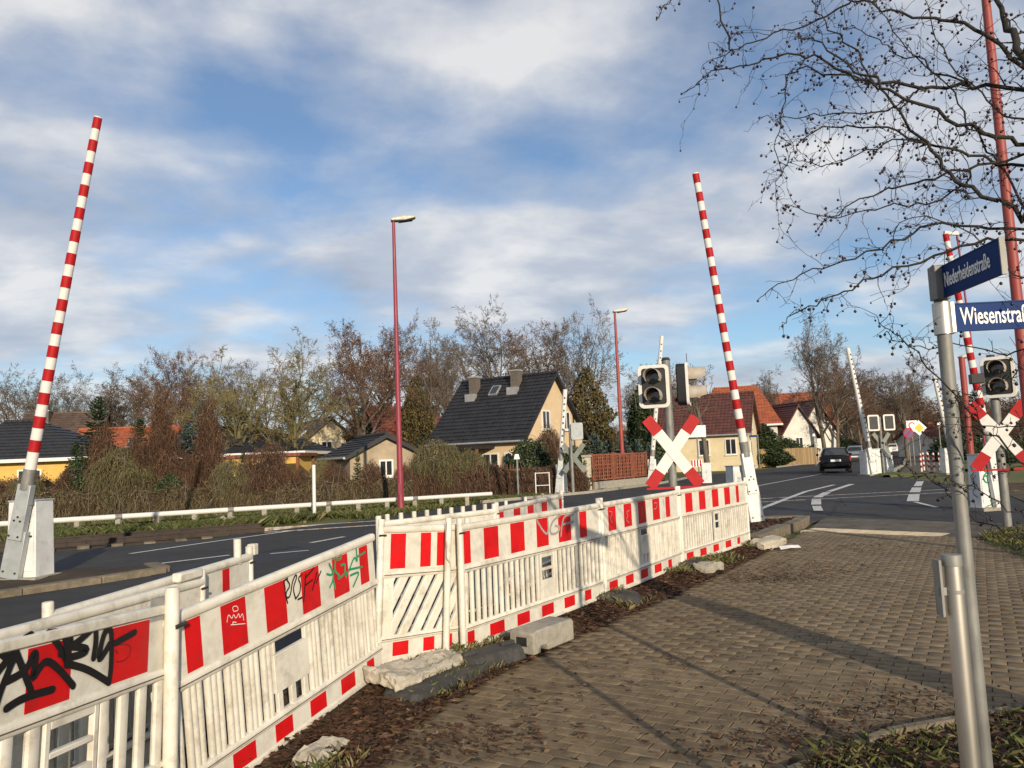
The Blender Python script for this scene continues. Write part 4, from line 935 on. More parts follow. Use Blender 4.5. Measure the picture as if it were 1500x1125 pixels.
# ---- street lamps
def lamp(label, px, d, h, mat, r0, r1, head_dir=R(10), hl=.75, group='red street lamps', lean=(0, 0)):
    b = base_at(px, d, -.05); t = thing('street_lamp', label, 'street lamp', b, 0, group)
    p = MB().tube([(0, 0, 0), (0, 0, h*.14), (0, 0, h*.141), (lean[0], lean[1], h)], [r0, r0, r0*.86, r1], 14).build('pole', M[mat], t, smooth=50)
    MB().box(-.05, .05, -r0-.006, -r0+.02, .6, .95).build('access_door', M[mat], p)
    c, s = math.cos(head_dir), math.sin(head_dir); Mx = Matrix.Translation((lean[0], lean[1], h)) @ Matrix.Rotation(head_dir, 4, 'Z') @ Matrix.Rotation(R(-9), 4, 'Y')
    pl = [(-.08, -.02), (hl*.5, -.06), (hl, -.02), (hl*.96, .05), (hl*.5, .1), (0, .08), (-.1, .04)]
    mb = MB().slab_y(pl, -.15, .15); mb.v = [tuple(Mx @ Vector(v)) for v in mb.v]; mb.build('lamp_head', M['lamp_head'], t, bevel=.03, smooth=40)
    mb = MB().box(hl*.2, hl*.85, -.11, .11, -.085, -.05); mb.v = [tuple(Mx @ Vector(v)) for v in mb.v]; mb.build('lamp_glass', M['glass_dark'], t, bevel=.02)
    return t
lamp('tall pinkish red street lamp standing in the grass left of centre', 585.5, 26.0, 10.0, 'lamp_red', .115, .055, hl=.78)
lamp('brownish red street lamp beside the brown lattice fence', 911.5, 40.0, 9.1, 'lamp_brown', .13, .06, hl=.75)
lamp('thick red street lamp pole cut off by the right picture edge', 1511, 10.4, 9.5, 'lamp_brown', .088, .05, hl=.8)
lamp('thin red pole far behind the street name pole', 1420, 33.0, 5.2, 'lamp_brown', .16, .12, hl=.4)

# ---- pipe rail beside the track, with short supports
pr0, pr1 = Vector((-16.5, 18.9, .42)), Vector((-.9, 28.3, .34))
t = thing('pipe_rail', 'long low white pipe rail running along the track in front of the hedge', 'railing', (pr0.x, pr0.y, 0))
d_ = (pr1-pr0)
for k in range(6):
    a, b = pr0+d_*(k/6.0+.0006), pr0+d_*((k+1)/6.0-.0006)
    MB().tube([a, b], .075 if k < 5 else .07, 12).build('pipe', M['white_paint'], t, smooth=40, world=True)
for k in range(1, 18):
    q = pr0+d_*(k/18.0); MB().box(-.07, .07, -.05, .05, -.1, q.z-.06, Matrix.Translation((q.x, q.y, 0))).build('support', M['concrete'], t, world=True)
for k in range(1, 6):
    q = pr0+d_*(k/6.0); MB().tube([q-d_.normalized()*.09, q+d_.normalized()*.09], .082, 12).build('coupling', M['galvanised'], t, smooth=40, world=True)
o = MB().tube([(0, 0, -.1), (0, 0, 1.62), (0, 0, 1.64)], [.055, .055, .045], 10).build('marker_post', M['white_paint'], None, smooth=40); o.location = base_at(459.5, 24.0); tag(o, 'slim white marker post in front of the pipe rail', 'post')
# scrap stone on the track
rough_block('stone', 'pale lump lying beside the far rails', 'stone', (*base_at(332, 22.5).xy, .0), (.5, .3, .22), R(20), M['pale_concrete'], amp=.06, seed=31)
# white tube stand near far gate
t = thing('tube_stand', 'white tubular frame stand left of the far leaning gate', 'stand', base_at(793, 31.5))
for x in (-.28, .28): MB().tube([(x, 0, -.05), (x, 0, .98)], .025, 8).build('upright', M['white_paint'], t, smooth=50)
for z_ in (.45, .95): MB().tube([(-.27, 0, z_), (.27, 0, z_)], .018, 8).build('crossbar', M['white_paint'], t, smooth=50)

# ---- near sign poles
def pole_at(px, py, d):
    q = D(px, py, d); return q
top = D(1374, 394, 3.5)
t = thing('street_name_sign', 'street name pole with two blue name signs in front of the right branches', 'street sign', (top.x, top.y, 0))
MB().tube([(0, 0, -.1), (0, 0, top.z-.01)], .0305, 20).build('pole', M['galvanised'], t, smooth=40)
MB().tube([(0, 0, top.z-.012), (0, 0, top.z+.012)], .034, 20).build('pole_cap', M['dark_metal'], t, smooth=40)
def name_sign(body, z0, z1, L, rz, start, mat_text, tsize, sx, x_text):
    Mx = Matrix.Rotation(rz, 4, 'Z')
    tr_ = lambda mb: (setattr(mb, 'v', [tuple(Mx @ Vector(v)) for v in mb.v]), mb)[1]
    s = tr_(MB().box(start, L, -.008, .008, z0, z1)).build('name_plate', M['sign_blue'], t, bevel=.002)
    tr_(ring([(start, z0), (L, z0), (L, z1), (start, z1)], [(start+.006, z0+.006), (L-.006, z0+.006), (L-.006, z1-.006), (start+.006, z1-.006)], -.0105, -.0085)).build('plate_edge', M['sign_blue'], s)
    tr_(MB().box(L, L+.006, -.011, .011, z0-.002, z1+.002)).build('end_strip', M['galvanised'], s)
    text_mesh(body, tsize, 'lettering', M[mat_text], s, Mx @ Matrix.Translation((x_text, -.0096, (z0+z1)/2)) @ Rx90, extrude=.0008, sx=sx)
    return s
z_w0, z_w1 = D(1390, 486, 3.5).z, D(1390, 446, 3.5).z
name_sign('Wiesenstraße', z_w0-.002, z_w1+.002, .56, R(-3), .034, 'sign_white', .112, .52, .075)
MB().tube([(0, 0, z_w0-.012), (0, 0, z_w1+.008)], .040, 20).build('clamp', M['aluminium'], t, smooth=40)
MB().box(.02, .045, -.03, .03, z_w0-.01, z_w1+.01).build('clamp', M['aluminium'], t, bevel=.004)
z_n0, z_n1 = D(1370, 441, 3.5).z, D(1370, 392, 3.5).z
name_sign('Niederheidenstraße', z_n0+.005, z_n1-.005, .51, math.atan2(-.60, -.035), .036, 'sign_white', .092, .50, .065)
MB().box(-.045, .02, -.05, .012, z_n0, z_n1).build('clamp', M['galvanised'], t, bevel=.004)
b2 = D(1393, 812, 2.5)
t = thing('short_pole', 'short bright aluminium pole cut off below, with strap and grey cap', 'pole', (b2.x, b2.y, 0))
MB().tube([(0, 0, -.1), (0, 0, b2.z-.03)], .0285, 24).build('tube', M['aluminium'], t, smooth=40)
MB().tube([(0, 0, b2.z-.035), (0, 0, b2.z-.004), (0, 0, b2.z)], [.0305, .0305, .028], 24).build('cap', M['galvanised'], t, smooth=40)
zz1 = D(1393, 866, 2.5).z
MB().tube([(0, 0, zz1-.006), (0, 0, zz1+.006)], .0295, 24).build('strap', M['galvanised'], t, smooth=40)
MB().box(-.055, -.028, -.01, .01, zz1-.012, zz1+.014).build('strap_lug', M['galvanised'], t, bevel=.002)
MB().box(-.052, -.044, -.02, .02, zz1-.075, zz1+.10).build('back_plate', M['galvanised'], t)

# ---- distant traffic signs
def pole_sign(label, px, d, h, kind, yaw=0.0, size=.6, cat='traffic sign'):
    t = thing('traffic_sign', label, cat, base_at(px, d), yaw)
    MB().tube([(0, 0, -.05), (0, 0, h)], .04, 8).build('pole', M['galvanised'], t, smooth=50)
    if kind == 'priority':
        s = size; o = MB().slab_y([(0, h-s), (s, h), (0, h+s), (-s, h)][::-1], -.07, -.05).build('board', M['sign_white'], t)
        MB().slab_y([(0, h-s*.62), (s*.62, h), (0, h+s*.62), (-s*.62, h)][::-1], -.078, -.071).build('yellow_field', M['sign_yellow'], o)
    elif kind == 'noparking':
        c = lambda r: [(r*math.cos(2*math.pi*k/20), h+r*math.sin(2*math.pi*k/20)) for k in range(20)]
        o = MB().slab_y(c(size), -.07, -.05).build('board', M['red_paint'], t); MB().slab_y(c(size*.8), -.078, -.071).build('blue_field', M['sign_dull_blue'], o)
        Mx = Matrix.Translation((0, -.081, h)) @ Matrix.Rotation(R(45), 4, 'Y'); MB().box(-.05, .05, -.002, .002, -size*.8, size*.8, Mx).build('red_bar', M['red_paint'], o)
    elif kind == 'panel':
        o = MB().box(-size/2, size/2, -.07, -.05, h-size*.9, h+.1).build('board', M['sign_white'], t); MB().slab_y([(size*.32*math.cos(2*math.pi*k/16), h-.25+size*.32*math.sin(2*math.pi*k/16)) for k in range(16)], -.078, -.071).build('red_disc', M['red_paint'], o)
        MB().slab_y([(size*.22*math.cos(2*math.pi*k/16), h-.25+size*.22*math.sin(2*math.pi*k/16)) for k in range(16)], -.084, -.0785).build('white_disc', M['sign_white'], o)
    elif kind == 'name':
        MB().box(.04, .75, -.01, .01, h-.2, h-.03).build('board', M['sign_blue'], t)
    elif kind == 'small':
        MB().slab_y([(-.12, h-.2), (.12, h-.2), (.07, h), (-.07, h)], -.05, -.03).build('board', M['sign_white'], t)
    elif kind == 'plate': MB().box(-size*.6, size*.6, -.05, -.03, h-.7, h).build('board', M['grey_plate'], t)
    return t
pole_sign('yellow and white diamond priority sign beside the street', 1347, 42, 2.35, 'priority', size=.42)
pole_sign('round blue no parking sign on the right of the street', 1331, 52, 2.2, 'noparking', size=.36)
pole_sign('pale square sign with red ring behind the diamond sign', 1337, 54, 3.0, 'panel', size=.75)
pole_sign('small blue street name sign in front of the wooden board fence', 1111, 62, 2.7, 'name', yaw=R(180))
pole_sign('slim grey pole sign by the end of the wooden board fence', 1193, 63, 2.6, 'small')
pole_sign('slender pole with small white sign in front of the brown hedge', 757, 31.0, 1.75, 'small')
pole_sign('grey plate sign in front of the yellow house', 1022, 46, 3.1, 'plate', size=.9)
pole_sign('thin grey pole sign right of the diamond sign', 1377, 46, 2.7, 'small')
t = thing('warning_board', 'small red and white striped board across the road by the white cabinet', 'traffic sign', base_at(1019, 41))
MB().box(-.3, .3, -.01, .01, .75, 1.12).build('board', M['sign_white'], t)
for k in range(4): MB().box(-.28+.15*k, -.2+.15*k, -.018, -.0101, .76, 1.11).build('red_stripe', M['red_paint'], t)
for x in (-.25, .25): MB().tube([(x, .03, -.05), (x, .03, 1.1)], .02, 8).build('leg', M['galvanised'], t)
# red and white bollards on the small island
bl = thing('bollard', 'first red and white bollard of the row right of the far signal', 'bollard', (0, 0, 0), 0, 'red and white bollards on the path island')
MB().tube([(0, 0, -.05), (0, 0, .9), (0, 0, .93)], [.045, .045, .03], 10).build('shaft', M['white_paint'], bl, smooth=40)
for k in range(3): MB().tube([(0, 0, .15+.27*k), (0, 0, .28+.27*k)], .048, 10).build('red_band', M['red_paint'], bl, smooth=40)
names = ['second', 'third', 'fourth', 'fifth', 'sixth', 'seventh', 'eighth']
for i, (px, d) in enumerate([(1346, 41.2), (1350, 43.0), (1356, 43.6), (1357, 41.0), (1365, 40.6), (1373, 40.2), (1382, 39.9), (1391, 39.6)]):
    o = bl if i == 0 else copy_tree(bl); o.location = base_at(px, d, .07); 
    if i: o['label'] = '%s red and white bollard of the row right of the far signal' % names[i-1]

# ---- cars
pmat('car_black', (0.005, 0.005, 0.006), (0.004, 0.004, 0.005), rough=0.25, spec=0.35)
pmat('car_silver', (0.36, 0.39, 0.41), (0.32, 0.35, 0.37), rough=0.25, metal=0.6)
pmat('car_white', (0.72, 0.72, 0.70), (0.68, 0.68, 0.66), rough=0.25)
pmat('tyre', (0.02, 0.02, 0.02), rough=0.8); pmat('tail_light', (0.45, 0.01, 0.012), rough=0.25); pmat('head_light', (0.75, 0.74, 0.70), rough=0.15)
def car(label, px, d, heading, mat, towards=False):
    """hatchback; local -y is the end nearest the camera before turning; built rear at -y"""
    t = thing('car', label, 'car', base_at(px, d, .01), heading + (math.pi if towards else 0))
    # profile in y (rear -2.05 .. front 2.05), z
    low = [(-2.05, .45), (-2.08, .62), (-2.02, .92), (-1.9, 1.0), (1.1, .95), (1.75, .82), (2.03, .62), (2.05, .35), (1.9, .22), (-1.9, .24)]
    def loft(prof, ws):
        n = len(prof); vs = []
        for sx in (-1, 1):
            for (y, z), w in zip(prof, ws): vs.append((sx*w, y, z))
        fs = [tuple(range(n)), tuple(range(2*n-1, n-1, -1))]+[((i+1) % n, i, n+i, n+(i+1) % n) for i in range(n)]
        return MB().add(vs, fs)
    loft(low, [.80, .84, .82, .80, .80, .76, .72, .74, .74, .78]).build('body', M[mat], t, bevel=.06, smooth=60, seg=3)
    cab = [(-1.92, .98), (-1.62, 1.40), (-1.2, 1.47), (.05, 1.46), (.45, 1.36), (1.12, .94)]
    loft(cab, [.76, .60, .58, .58, .60, .74]).build('cabin', M[mat], t, bevel=.05, smooth=60)
    # glass set into the cabin
    MB().add([(-.60, -1.905, 1.03), (.60, -1.905, 1.03), (.50, -1.675, 1.37), (-.50, -1.675, 1.37)], [(0, 1, 2, 3)]).build('rear_window', M['glass_dark'], t)
    MB().add([(.62, 1.08, 1.0), (-.62, 1.08, 1.0), (-.53, .52, 1.345), (.53, .52, 1.345)], [(0, 1, 2, 3)]).build('windscreen', M['glass_dark'], t)
    for s in (-1, 1):
        MB().add([(s*.765, -1.55, 1.03), (s*.765, .85, 1.02), (s*.635, .35, 1.35), (s*.625, -1.35, 1.37)], [(0, 1, 2, 3)]).build('side_window', M['glass_dark'], t)
        MB().box(s*.8-.08, s*.8+.02, -2.06, -1.98, .72, .93).build('tail_light', M['tail_light'], t, bevel=.02)
        MB().box(s*.58-.16, s*.58+.14, 1.92, 2.03, .62, .76).build('headlight', M['head_light'], t, bevel=.03)
        MB().box(s*.92-.08, s*.92+.08, .62, .74, .98, 1.1).build('mirror', M[mat], t, bevel=.03)
        for y in (-1.3, 1.28):
            w = MB().tube([(s*.62, y, .31), (s*.84, y, .31)], .31, 20).build('wheel', M['tyre'], t, smooth=40, bevel=.02)
            MB().tube([(s*.842, y, .31), (s*.85, y, .31)], .19, 14).build('rim', M['galvanised'], w)
    MB().box(-.27, .27, -2.105, -2.08, .66, .78).build('number_plate', M['sign_white'], t)
    MB().box(-.74, .74, -2.10, -2.0, .36, .56).build('bumper', M[mat], t, bevel=.04)
    MB().box(-.27, .27, 2.045, 2.07, .4, .51).build('number_plate', M['sign_white'], t)
    MB().box(-.45, .45, 2.02, 2.045, .55, .66).build('grille', M['black_plastic'], t)
    return t
hdg = -math.atan2(.46, .89)
car('black hatchback driving away on the street beside the far gate', 1220.5, 46, hdg*.75, 'car_black')
car('silver car coming down the street behind the black car', 1252, 74, hdg, 'car_silver', True)
car('small white car far down the street', 1307, 122, hdg, 'car_white', True)
# ================================================================== houses
def tile_mat(name, col, col2, sx=3.3, sy=3.3):
    mt = bpy.data.materials.new(name); mt.use_nodes = True; t = mt.node_tree; b = t.nodes['Principled BSDF']
    c = N(t, 'ShaderNodeTexCoord'); no = N(t, 'ShaderNodeTexNoise', i_Scale=2.2, i_Detail=8.0, i_Roughness=0.7); t.links.new(c.outputs['Object'], no.inputs['Vector'])
    n2 = N(t, 'ShaderNodeTexWhiteNoise', noise_dimensions='3D'); sn = N(t, 'ShaderNodeVectorMath', operation='SNAP'); sn.inputs[1].default_value = (.3, .24, .24)
    t.links.new(c.outputs['Object'], sn.inputs[0]); t.links.new(sn.outputs[0], n2.inputs['Vector'])
    f = math_n(t, 'ADD', math_n(t, 'MULTIPLY', no.outputs['Fac'], .6), math_n(t, 'MULTIPLY', n2.outputs['Value'], .4))
    rp = ramp(t, f, [(.3, col2), (.7, col)]); t.links.new(rp.outputs[0], b.inputs['Base Color']); b.inputs['Roughness'].default_value = .6
    w = N(t, 'ShaderNodeTexWave', wave_type='BANDS', bands_direction='X', i_Scale=1.05); t.links.new(c.outputs['Object'], w.inputs['Vector'])
    bp = N(t, 'ShaderNodeBump'); bp.inputs['Strength'].default_value = .35; bp.inputs['Distance'].default_value = .04
    t.links.new(w.outputs['Fac'], bp.inputs['Height']); t.links.new(bp.outputs[0], b.inputs['Normal']); MATS[name] = mt
tile_mat('tile_black', (0.022, 0.022, 0.026), (0.012, 0.012, 0.014))
tile_mat('tile_red', (0.20, 0.055, 0.032), (0.11, 0.034, 0.024))
tile_mat('tile_darkred', (0.115, 0.040, 0.030), (0.065, 0.026, 0.022))
tile_mat('tile_orange', (0.36, 0.10, 0.040), (0.24, 0.065, 0.030))
tile_mat('tile_brown', (0.11, 0.075, 0.055), (0.065, 0.045, 0.035))
pmat('render_peach', (0.64, 0.49, 0.31), (0.58, 0.44, 0.28), scale=2, rough=0.9, dirt=(0.4, 0.29, 0.18), dirt_amt=0.3, dscale=1.2)
pmat('render_yellow', (0.66, 0.43, 0.12), (0.60, 0.38, 0.10), scale=2, rough=0.9)
pmat('render_cream', (0.68, 0.58, 0.38), (0.60, 0.51, 0.33), scale=2, rough=0.9, dirt=(0.4, 0.33, 0.2), dirt_amt=0.3, dscale=1.2)
pmat('render_white', (0.70, 0.68, 0.62), (0.58, 0.56, 0.51), scale=1.5, rough=0.9, dirt=(0.34, 0.32, 0.28), dirt_amt=0.5, dscale=1.2)
pmat('render_beige', (0.42, 0.34, 0.24), (0.33, 0.27, 0.19), scale=2, rough=0.9, dirt=(0.22, 0.18, 0.13), dirt_amt=0.5, dscale=1.5)
pmat('teal_boards', (0.05, 0.16, 0.15), (0.04, 0.12, 0.115), scale=3, rough=0.7, stretch=(8, 8, .5))
pmat('chimney_brick', (0.15, 0.125, 0.105), (0.08, 0.07, 0.06), scale=14, rough=0.9, bump=.4)
pmat('zinc', (0.48, 0.48, 0.46), (0.38, 0.38, 0.37), scale=4, rough=.45, metal=.5)
pmat('wood_brown', (0.20, 0.085, 0.035), (0.13, 0.052, 0.024), scale=4, rough=.75, stretch=(6, 6, .6), vary=.15)
pmat('wood_fence', (0.34, 0.24, 0.12), (0.25, 0.17, 0.085), scale=4, rough=.8, stretch=(6, 6, .6), vary=.2)
pmat('lattice_wood', (0.26, 0.085, 0.045), (0.17, 0.055, 0.032), scale=4, rough=.75, vary=.2)
pmat('window_frame', (0.74, 0.73, 0.70), (0.68, 0.67, 0.64), rough=.5)
def add_window(root, wx, wz, w, h, face, off, mat='window_frame'):
    """face: 'x+','x-','y-','y+' wall plane at off"""
    rz = {'y-': 0, 'x+': R(90), 'x-': R(-90), 'y+': R(180)}[face]
    Mx = Matrix.Rotation(rz, 4, 'Z') @ Matrix.Translation((wx, -off, wz))
    T = lambda mb: (setattr(mb, 'v', [tuple(Mx @ Vector(v)) for v in mb.v]), mb)[1]
    f = T(ring([(-w/2, -h/2), (w/2, -h/2), (w/2, h/2), (-w/2, h/2)], [(-w/2+.08, -h/2+.08), (w/2-.08, -h/2+.08), (w/2-.08, h/2-.08), (-w/2+.08, h/2-.08)], -.05, .02)).build('window', M[mat], root)
    T(MB().box(-w/2+.08, w/2-.08, -.02, -.005, -h/2+.08, h/2-.08)).build('pane', M['glass_dark'], f)
    T(MB().box(-.03, .03, -.045, -.021, -h/2+.08, h/2-.08)).build('mullion', M[mat], f)
    T(MB().box(-w/2-.06, w/2+.06, -.12, -.0, -h/2-.06, -h/2-.001)).build('sill', M[mat], f)
def slope(mb, A, B, C, Dd, courses, th=.03):
    """stepped tile courses between eave edge A-B and ridge edge D-C"""
    A, B, C, Dd = map(Vector, (A, B, C, Dd)); n = (B-A).cross(Dd-A).normalized()
    if n.z < 0: n = -n
    for k in range(courses):
        t0, t1 = k/courses, (k+1)/courses
        a, b = A.lerp(Dd, t0), B.lerp(C, t0); c, d = B.lerp(C, t1), A.lerp(Dd, t1)
        lo, hi = n*(th+.02), n*th*.4
        mb.add([a+lo, b+lo, c+hi, d+hi, a, b, c, d], [(0, 1, 2, 3), (4, 5, 1, 0), (0, 3, 7, 4), (1, 5, 6, 2), (7, 6, 5, 4)])
def gable_house(label, center, yaw, L, Wd, eave, ridge, wall, roof, windows=(), chimneys=(), over=.35, courses=14, gmat=None, skylights=(), name='house', extra=None):
    root = thing(name, label, 'house', (center[0], center[1], -.08), yaw)
    l, w = L/2, Wd/2
    MB().box(-l, l, -w, w, 0, eave).build('wall', M[wall], root)
    for s, nm in ((1, 'gable_wall'), (-1, 'gable_wall')):
        x = s*l; MB().add([(x, -w, eave), (x, w, eave), (x, 0, ridge-.05), (x-s*.2, -w, eave), (x-s*.2, w, eave), (x-s*.2, 0, ridge-.05)], [(0, 1, 2), (5, 4, 3), (0, 2, 5, 3), (1, 4, 5, 2), (0, 3, 4, 1)]).build(nm, M[gmat or wall], root)
    k = (ridge-eave)/w; oy = w+over; oz = eave-over*k
    for s in (-1, 1):
        mb = MB(); slope(mb, (-l-over, s*oy, oz), (l+over, s*oy, oz), (l+over, 0, ridge), (-l-over, 0, ridge), courses)
        o = mb.build('roof_slope', M[roof], root)
        MB().tube([(-l-over, s*(oy+.05), oz-.02), (l+over, s*(oy+.05), oz-.02)], .06, 8).build('gutter', M['zinc'], root, smooth=50)
        for e in (-1, 1):
            x = e*(l+over); MB().hexa([(x-.03, s*oy, oz-.14), (x+.03, s*oy, oz-.14), (x+.03, 0, ridge-.14), (x-.03, 0, ridge-.14), (x-.03, s*oy, oz+.05), (x+.03, s*oy, oz+.05), (x+.03, 0, ridge+.07), (x-.03, 0, ridge+.07)]).build('barge_board', M[roof], root)
    MB().tube([(-l-over, 0, ridge+.05), (l+over, 0, ridge+.05)], .11, 8).build('ridge_tiles', M[roof], root, smooth=60)
    for (fx, fy, cw, chh) in chimneys:
        zb = ridge-abs(fy)*k-.5
        c = MB().box(fx-cw/2, fx+cw/2, fy-cw/2, fy+cw/2, zb, ridge+chh).build('chimney', M['chimney_brick'], root)
        MB().box(fx-cw/2-.05, fx+cw/2+.05, fy-cw/2-.05, fy+cw/2+.05, ridge+chh, ridge+chh+.08).build('chimney_cap', M['zinc'], c)
        y0 = fy-cw/2-.08; MB().box(fx-cw/2-.1, fx+cw/2+.1, y0-.25, y0+.05, ridge-abs(y0)*k-.28, ridge-abs(y0)*k+.22).build('flashing', M['zinc'], c)
    nrm = Vector((0, -k, -1)); 
    for (fx, fy, sw, sh) in skylights:
        z = ridge-abs(fy)*k; a = math.atan(k)
        Mx = Matrix.Translation((fx, fy, z+.12)) @ Matrix.Rotation(a, 4, 'X')
        f = MB().box(-sw/2, sw/2, -sh/2, sh/2, -.12, .03, Mx).build('skylight', M['zinc'], root); MB().box(-sw/2+.07, sw/2-.07, -sh/2+.07, sh/2-.07, .031, .04, Mx).build('pane', M['glass_dark'], f)
    for wdw in windows: add_window(root, *wdw)
    return root
# main black roofed house
rr, rl = Vector((2.6, 44.0)), Vector((-3.1, 47.6)); dv = rr-rl; Lh = dv.length-.7; yw = math.atan2(dv.y, dv.x); ctr = (rr+rl)/2
H1 = gable_house('peach house with steep black tiled roof and two chimneys', ctr, yw, Lh, 6.9, 2.95, 6.45, 'render_peach', 'tile_black',
    windows=[(-.9, 3.75, .9, 1.1, 'x+', Lh/2), (1.5, 3.75, .9, 1.1, 'x+', Lh/2), (2.3, 1.4, 1.0, 1.2, 'y-', 3.45), (.9, 1.4, 1.1, 1.2, 'y-', 3.45), (-2.6, 1.4, 1.0, 1.2, 'y-', 3.45), (-1.6, 1.3, .9, 1.2, 'x+', Lh/2), (1.6, 1.3, .9, 1.2, 'x+', Lh/2)],
    chimneys=[(-1.9, -.75, .5, .12), (.95, -.55, .5, .28)], skylights=[(-.4, -.85, .6, .8)], courses=18)
MB().box(-1.5, 1.2, -5.2, -3.46, 2.25, 2.4).build('porch_roof', M['tile_black'], H1); MB().box(-.75, .1, -3.52, -3.45, 0, 2.05).build('door', M['wood_brown'], H1)
for x in (-1.4, 1.1): MB().box(x-.06, x+.06, -5.1, -4.98, 0, 2.25).build('porch_post', M['wood_brown'], H1)
# shed with low dark roof
c0 = base_at(520, 37.0)
gable_house('low beige shed with dark sheet roof behind the creeper hedge', (c0.x+.6, c0.y+1), R(-62), 4.4, 3.4, 2.15, 3.0, 'render_beige', 'tile_black', windows=[(0, 1.45, .7, .8, 'x+', 2.2)], over=.3, courses=8, name='shed')
gable_house('cream gabled house with grey brown roof left of the rusty tree', base_at(462, 66), R(-60), 9, 6.4, 2.9, 5.5, 'render_cream', 'tile_brown', windows=[(-.3, 3.1, .9, 1.1, 'x+', 4.5), (1.2, 3.0, .8, 1.0, 'x+', 4.5)], skylights=[(1.5, -1.6, .7, 1.0)], courses=14)
gable_house('small house with teal gable boards and red tiled roof', base_at(592, 60), R(-152), 5.0, 5.2, 3.0, 5.9, 'render_white', 'tile_red', windows=[(1.2, 2.1, .9, 1.3, 'x+', 2.5), (-1.0, 2.1, .9, 1.3, 'y+', 2.6)], gmat='teal_boards')
gable_house('brown roofed house with cream gable behind the left bungalow', base_at(98, 62), R(12), 5.5, 5.6, 4.2, 6.7, 'render_cream', 'tile_brown', windows=[(0, 4.8, .8, .9, 'x+', 2.75)], chimneys=[(-1.5, -.6, .9, .15)])
gable_house('house with bright orange roof seen between the conifers', base_at(190, 57), R(5), 6.5, 6, 2.6, 5.0, 'render_cream', 'tile_orange', skylights=[(.8, -1.6, .7, .9)])
# hip roofed bungalows
def hip_house(label, center, yaw, L, Wd, eave, ridge, wall, roof, windows=(), over=.5, rl=None, skylights=()):
    root = thing('bungalow', label, 'house', (center[0], center[1], -.08), yaw); l, w = L/2, Wd/2
    MB().box(-l, l, -w, w, 0, eave).build('wall', M[wall], root)
    lo, wo = l+over, w+over; q = (rl if rl is not None else L-Wd)/2; e = eave-.12
    for s in (-1, 1):
        mb = MB(); slope(mb, (-lo, s*wo, e), (lo, s*wo, e), (q, 0, ridge), (-q, 0, ridge), 12); mb.build('roof_slope', M[roof], root)
        mb = MB(); slope(mb, (s*lo, -wo, e), (s*lo, wo, e), (s*q, .01, ridge), (s*q, -.01, ridge), 12); mb.build('roof_slope', M[roof], root)
        MB().box(-lo, lo, s*wo-.05, s*wo+.05, e-.16, e+.02).build('fascia', M['window_frame'], root); MB().box(s*lo-.05, s*lo+.05, -wo+.06, wo-.06, e-.16, e+.02).build('fascia', M['window_frame'], root)
    MB().tube([(-q, 0, ridge+.05), (q, 0, ridge+.05)], .1, 8).build('ridge_tiles', M[roof], root, smooth=60)
    for wd in windows: add_window(root, *wd)
    k = (ridge-e)/wo; a = math.atan(k)
    for (fx, fy, sw, sh) in skylights:
        Mx = Matrix.Translation((fx, fy, ridge-abs(fy)*k+.12)) @ Matrix.Rotation(a, 4, 'X'); f = MB().box(-sw/2, sw/2, -sh/2, sh/2, -.12, .03, Mx).build('skylight', M['zinc'], root); MB().box(-sw/2+.07, sw/2-.07, -sh/2+.07, sh/2-.07, .031, .04, Mx).build('pane', M['glass_dark'], f)
    return root
c0 = base_at(20, 41); hip_house('yellow bungalow with black hipped roof at the left edge', (c0.x-1.5, c0.y+3), R(6), 10.0, 8.0, 2.75, 4.85, 'render_yellow', 'tile_black', windows=[(2.4, 1.5, 1.2, 1.2, 'y-', 4.0), (-.5, 1.5, 1.0, 1.2, 'y-', 4.0), (-3.2, 1.5, 1.0, 1.2, 'y-', 4.0), (0, 1.5, 1.2, 1.2, 'x+', 5.0)], skylights=[(-1.6, -2.2, .7, 1.0)])
c0 = base_at(312, 46); hip_house('yellow bungalow with black roof hidden behind the blue spruce', (c0.x, c0.y+3), R(-3), 11.0, 7.0, 2.7, 4.3, 'render_yellow', 'tile_black', windows=[(3.6, 1.5, 1.2, 1.2, 'y-', 3.5), (1.0, 1.5, 1.0, 1.2, 'y-', 3.5), (-3, 1.5, 1.2, 1.2, 'y-', 3.5)])
t = thing('carport', 'flat red edged carport beside the hidden yellow bungalow', 'carport', (*base_at(400, 42).xy, -.08), R(-3))
MB().box(-2.0, 2.0, -1.5, 1.5, 2.25, 2.42).build('roof', M['tile_red'], t)
for x in (-1.8, 1.8):
    for y in (-1.3, 1.3): MB().box(x-.07, x+.07, y-.07, y+.07, 0, 2.25).build('post', M['wood_brown'], t)
# right hand group
c0 = base_at(1048, 63); gable_house('yellow house with dark red roof behind the pollard tree', (c0.x-.6, c0.y+2.6), R(-24), 8.6, 6.4, 3.2, 6.3, 'render_cream', 'tile_darkred',
    windows=[(-2.9, 1.9, .8, 1.3, 'y-', 3.2), (.9, 1.9, .9, 1.3, 'y-', 3.2), (3.0, 1.9, .9, 1.3, 'y-', 3.2), (0, 3.9, .9, 1.1, 'x+', 4.3), (-1.4, 1.7, .9, 1.2, 'x+', 4.3)])
c0 = base_at(1100, 78); hip_house('large house with bright orange red half hipped roof right of the middle gate', (c0.x+.3, c0.y+5), R(-16), 7.6, 8, 4.2, 8.3, 'render_white', 'tile_orange', rl=4.6, windows=[(2.8, 2.4, 1.0, 1.4, 'y-', 4.0), (.8, 2.4, 1.0, 1.4, 'y-', 4.0), (-2.0, 2.4, 1.0, 1.4, 'y-', 4.0)])
c0 = base_at(1152, 80); gable_house('white steep gabled house beside the orange roof', (c0.x, c0.y+3), R(-75), 8, 4.2, 3.0, 5.9, 'render_white', 'tile_darkred', windows=[(0, 2.0, .9, 1.3, 'x+', 4.0)])
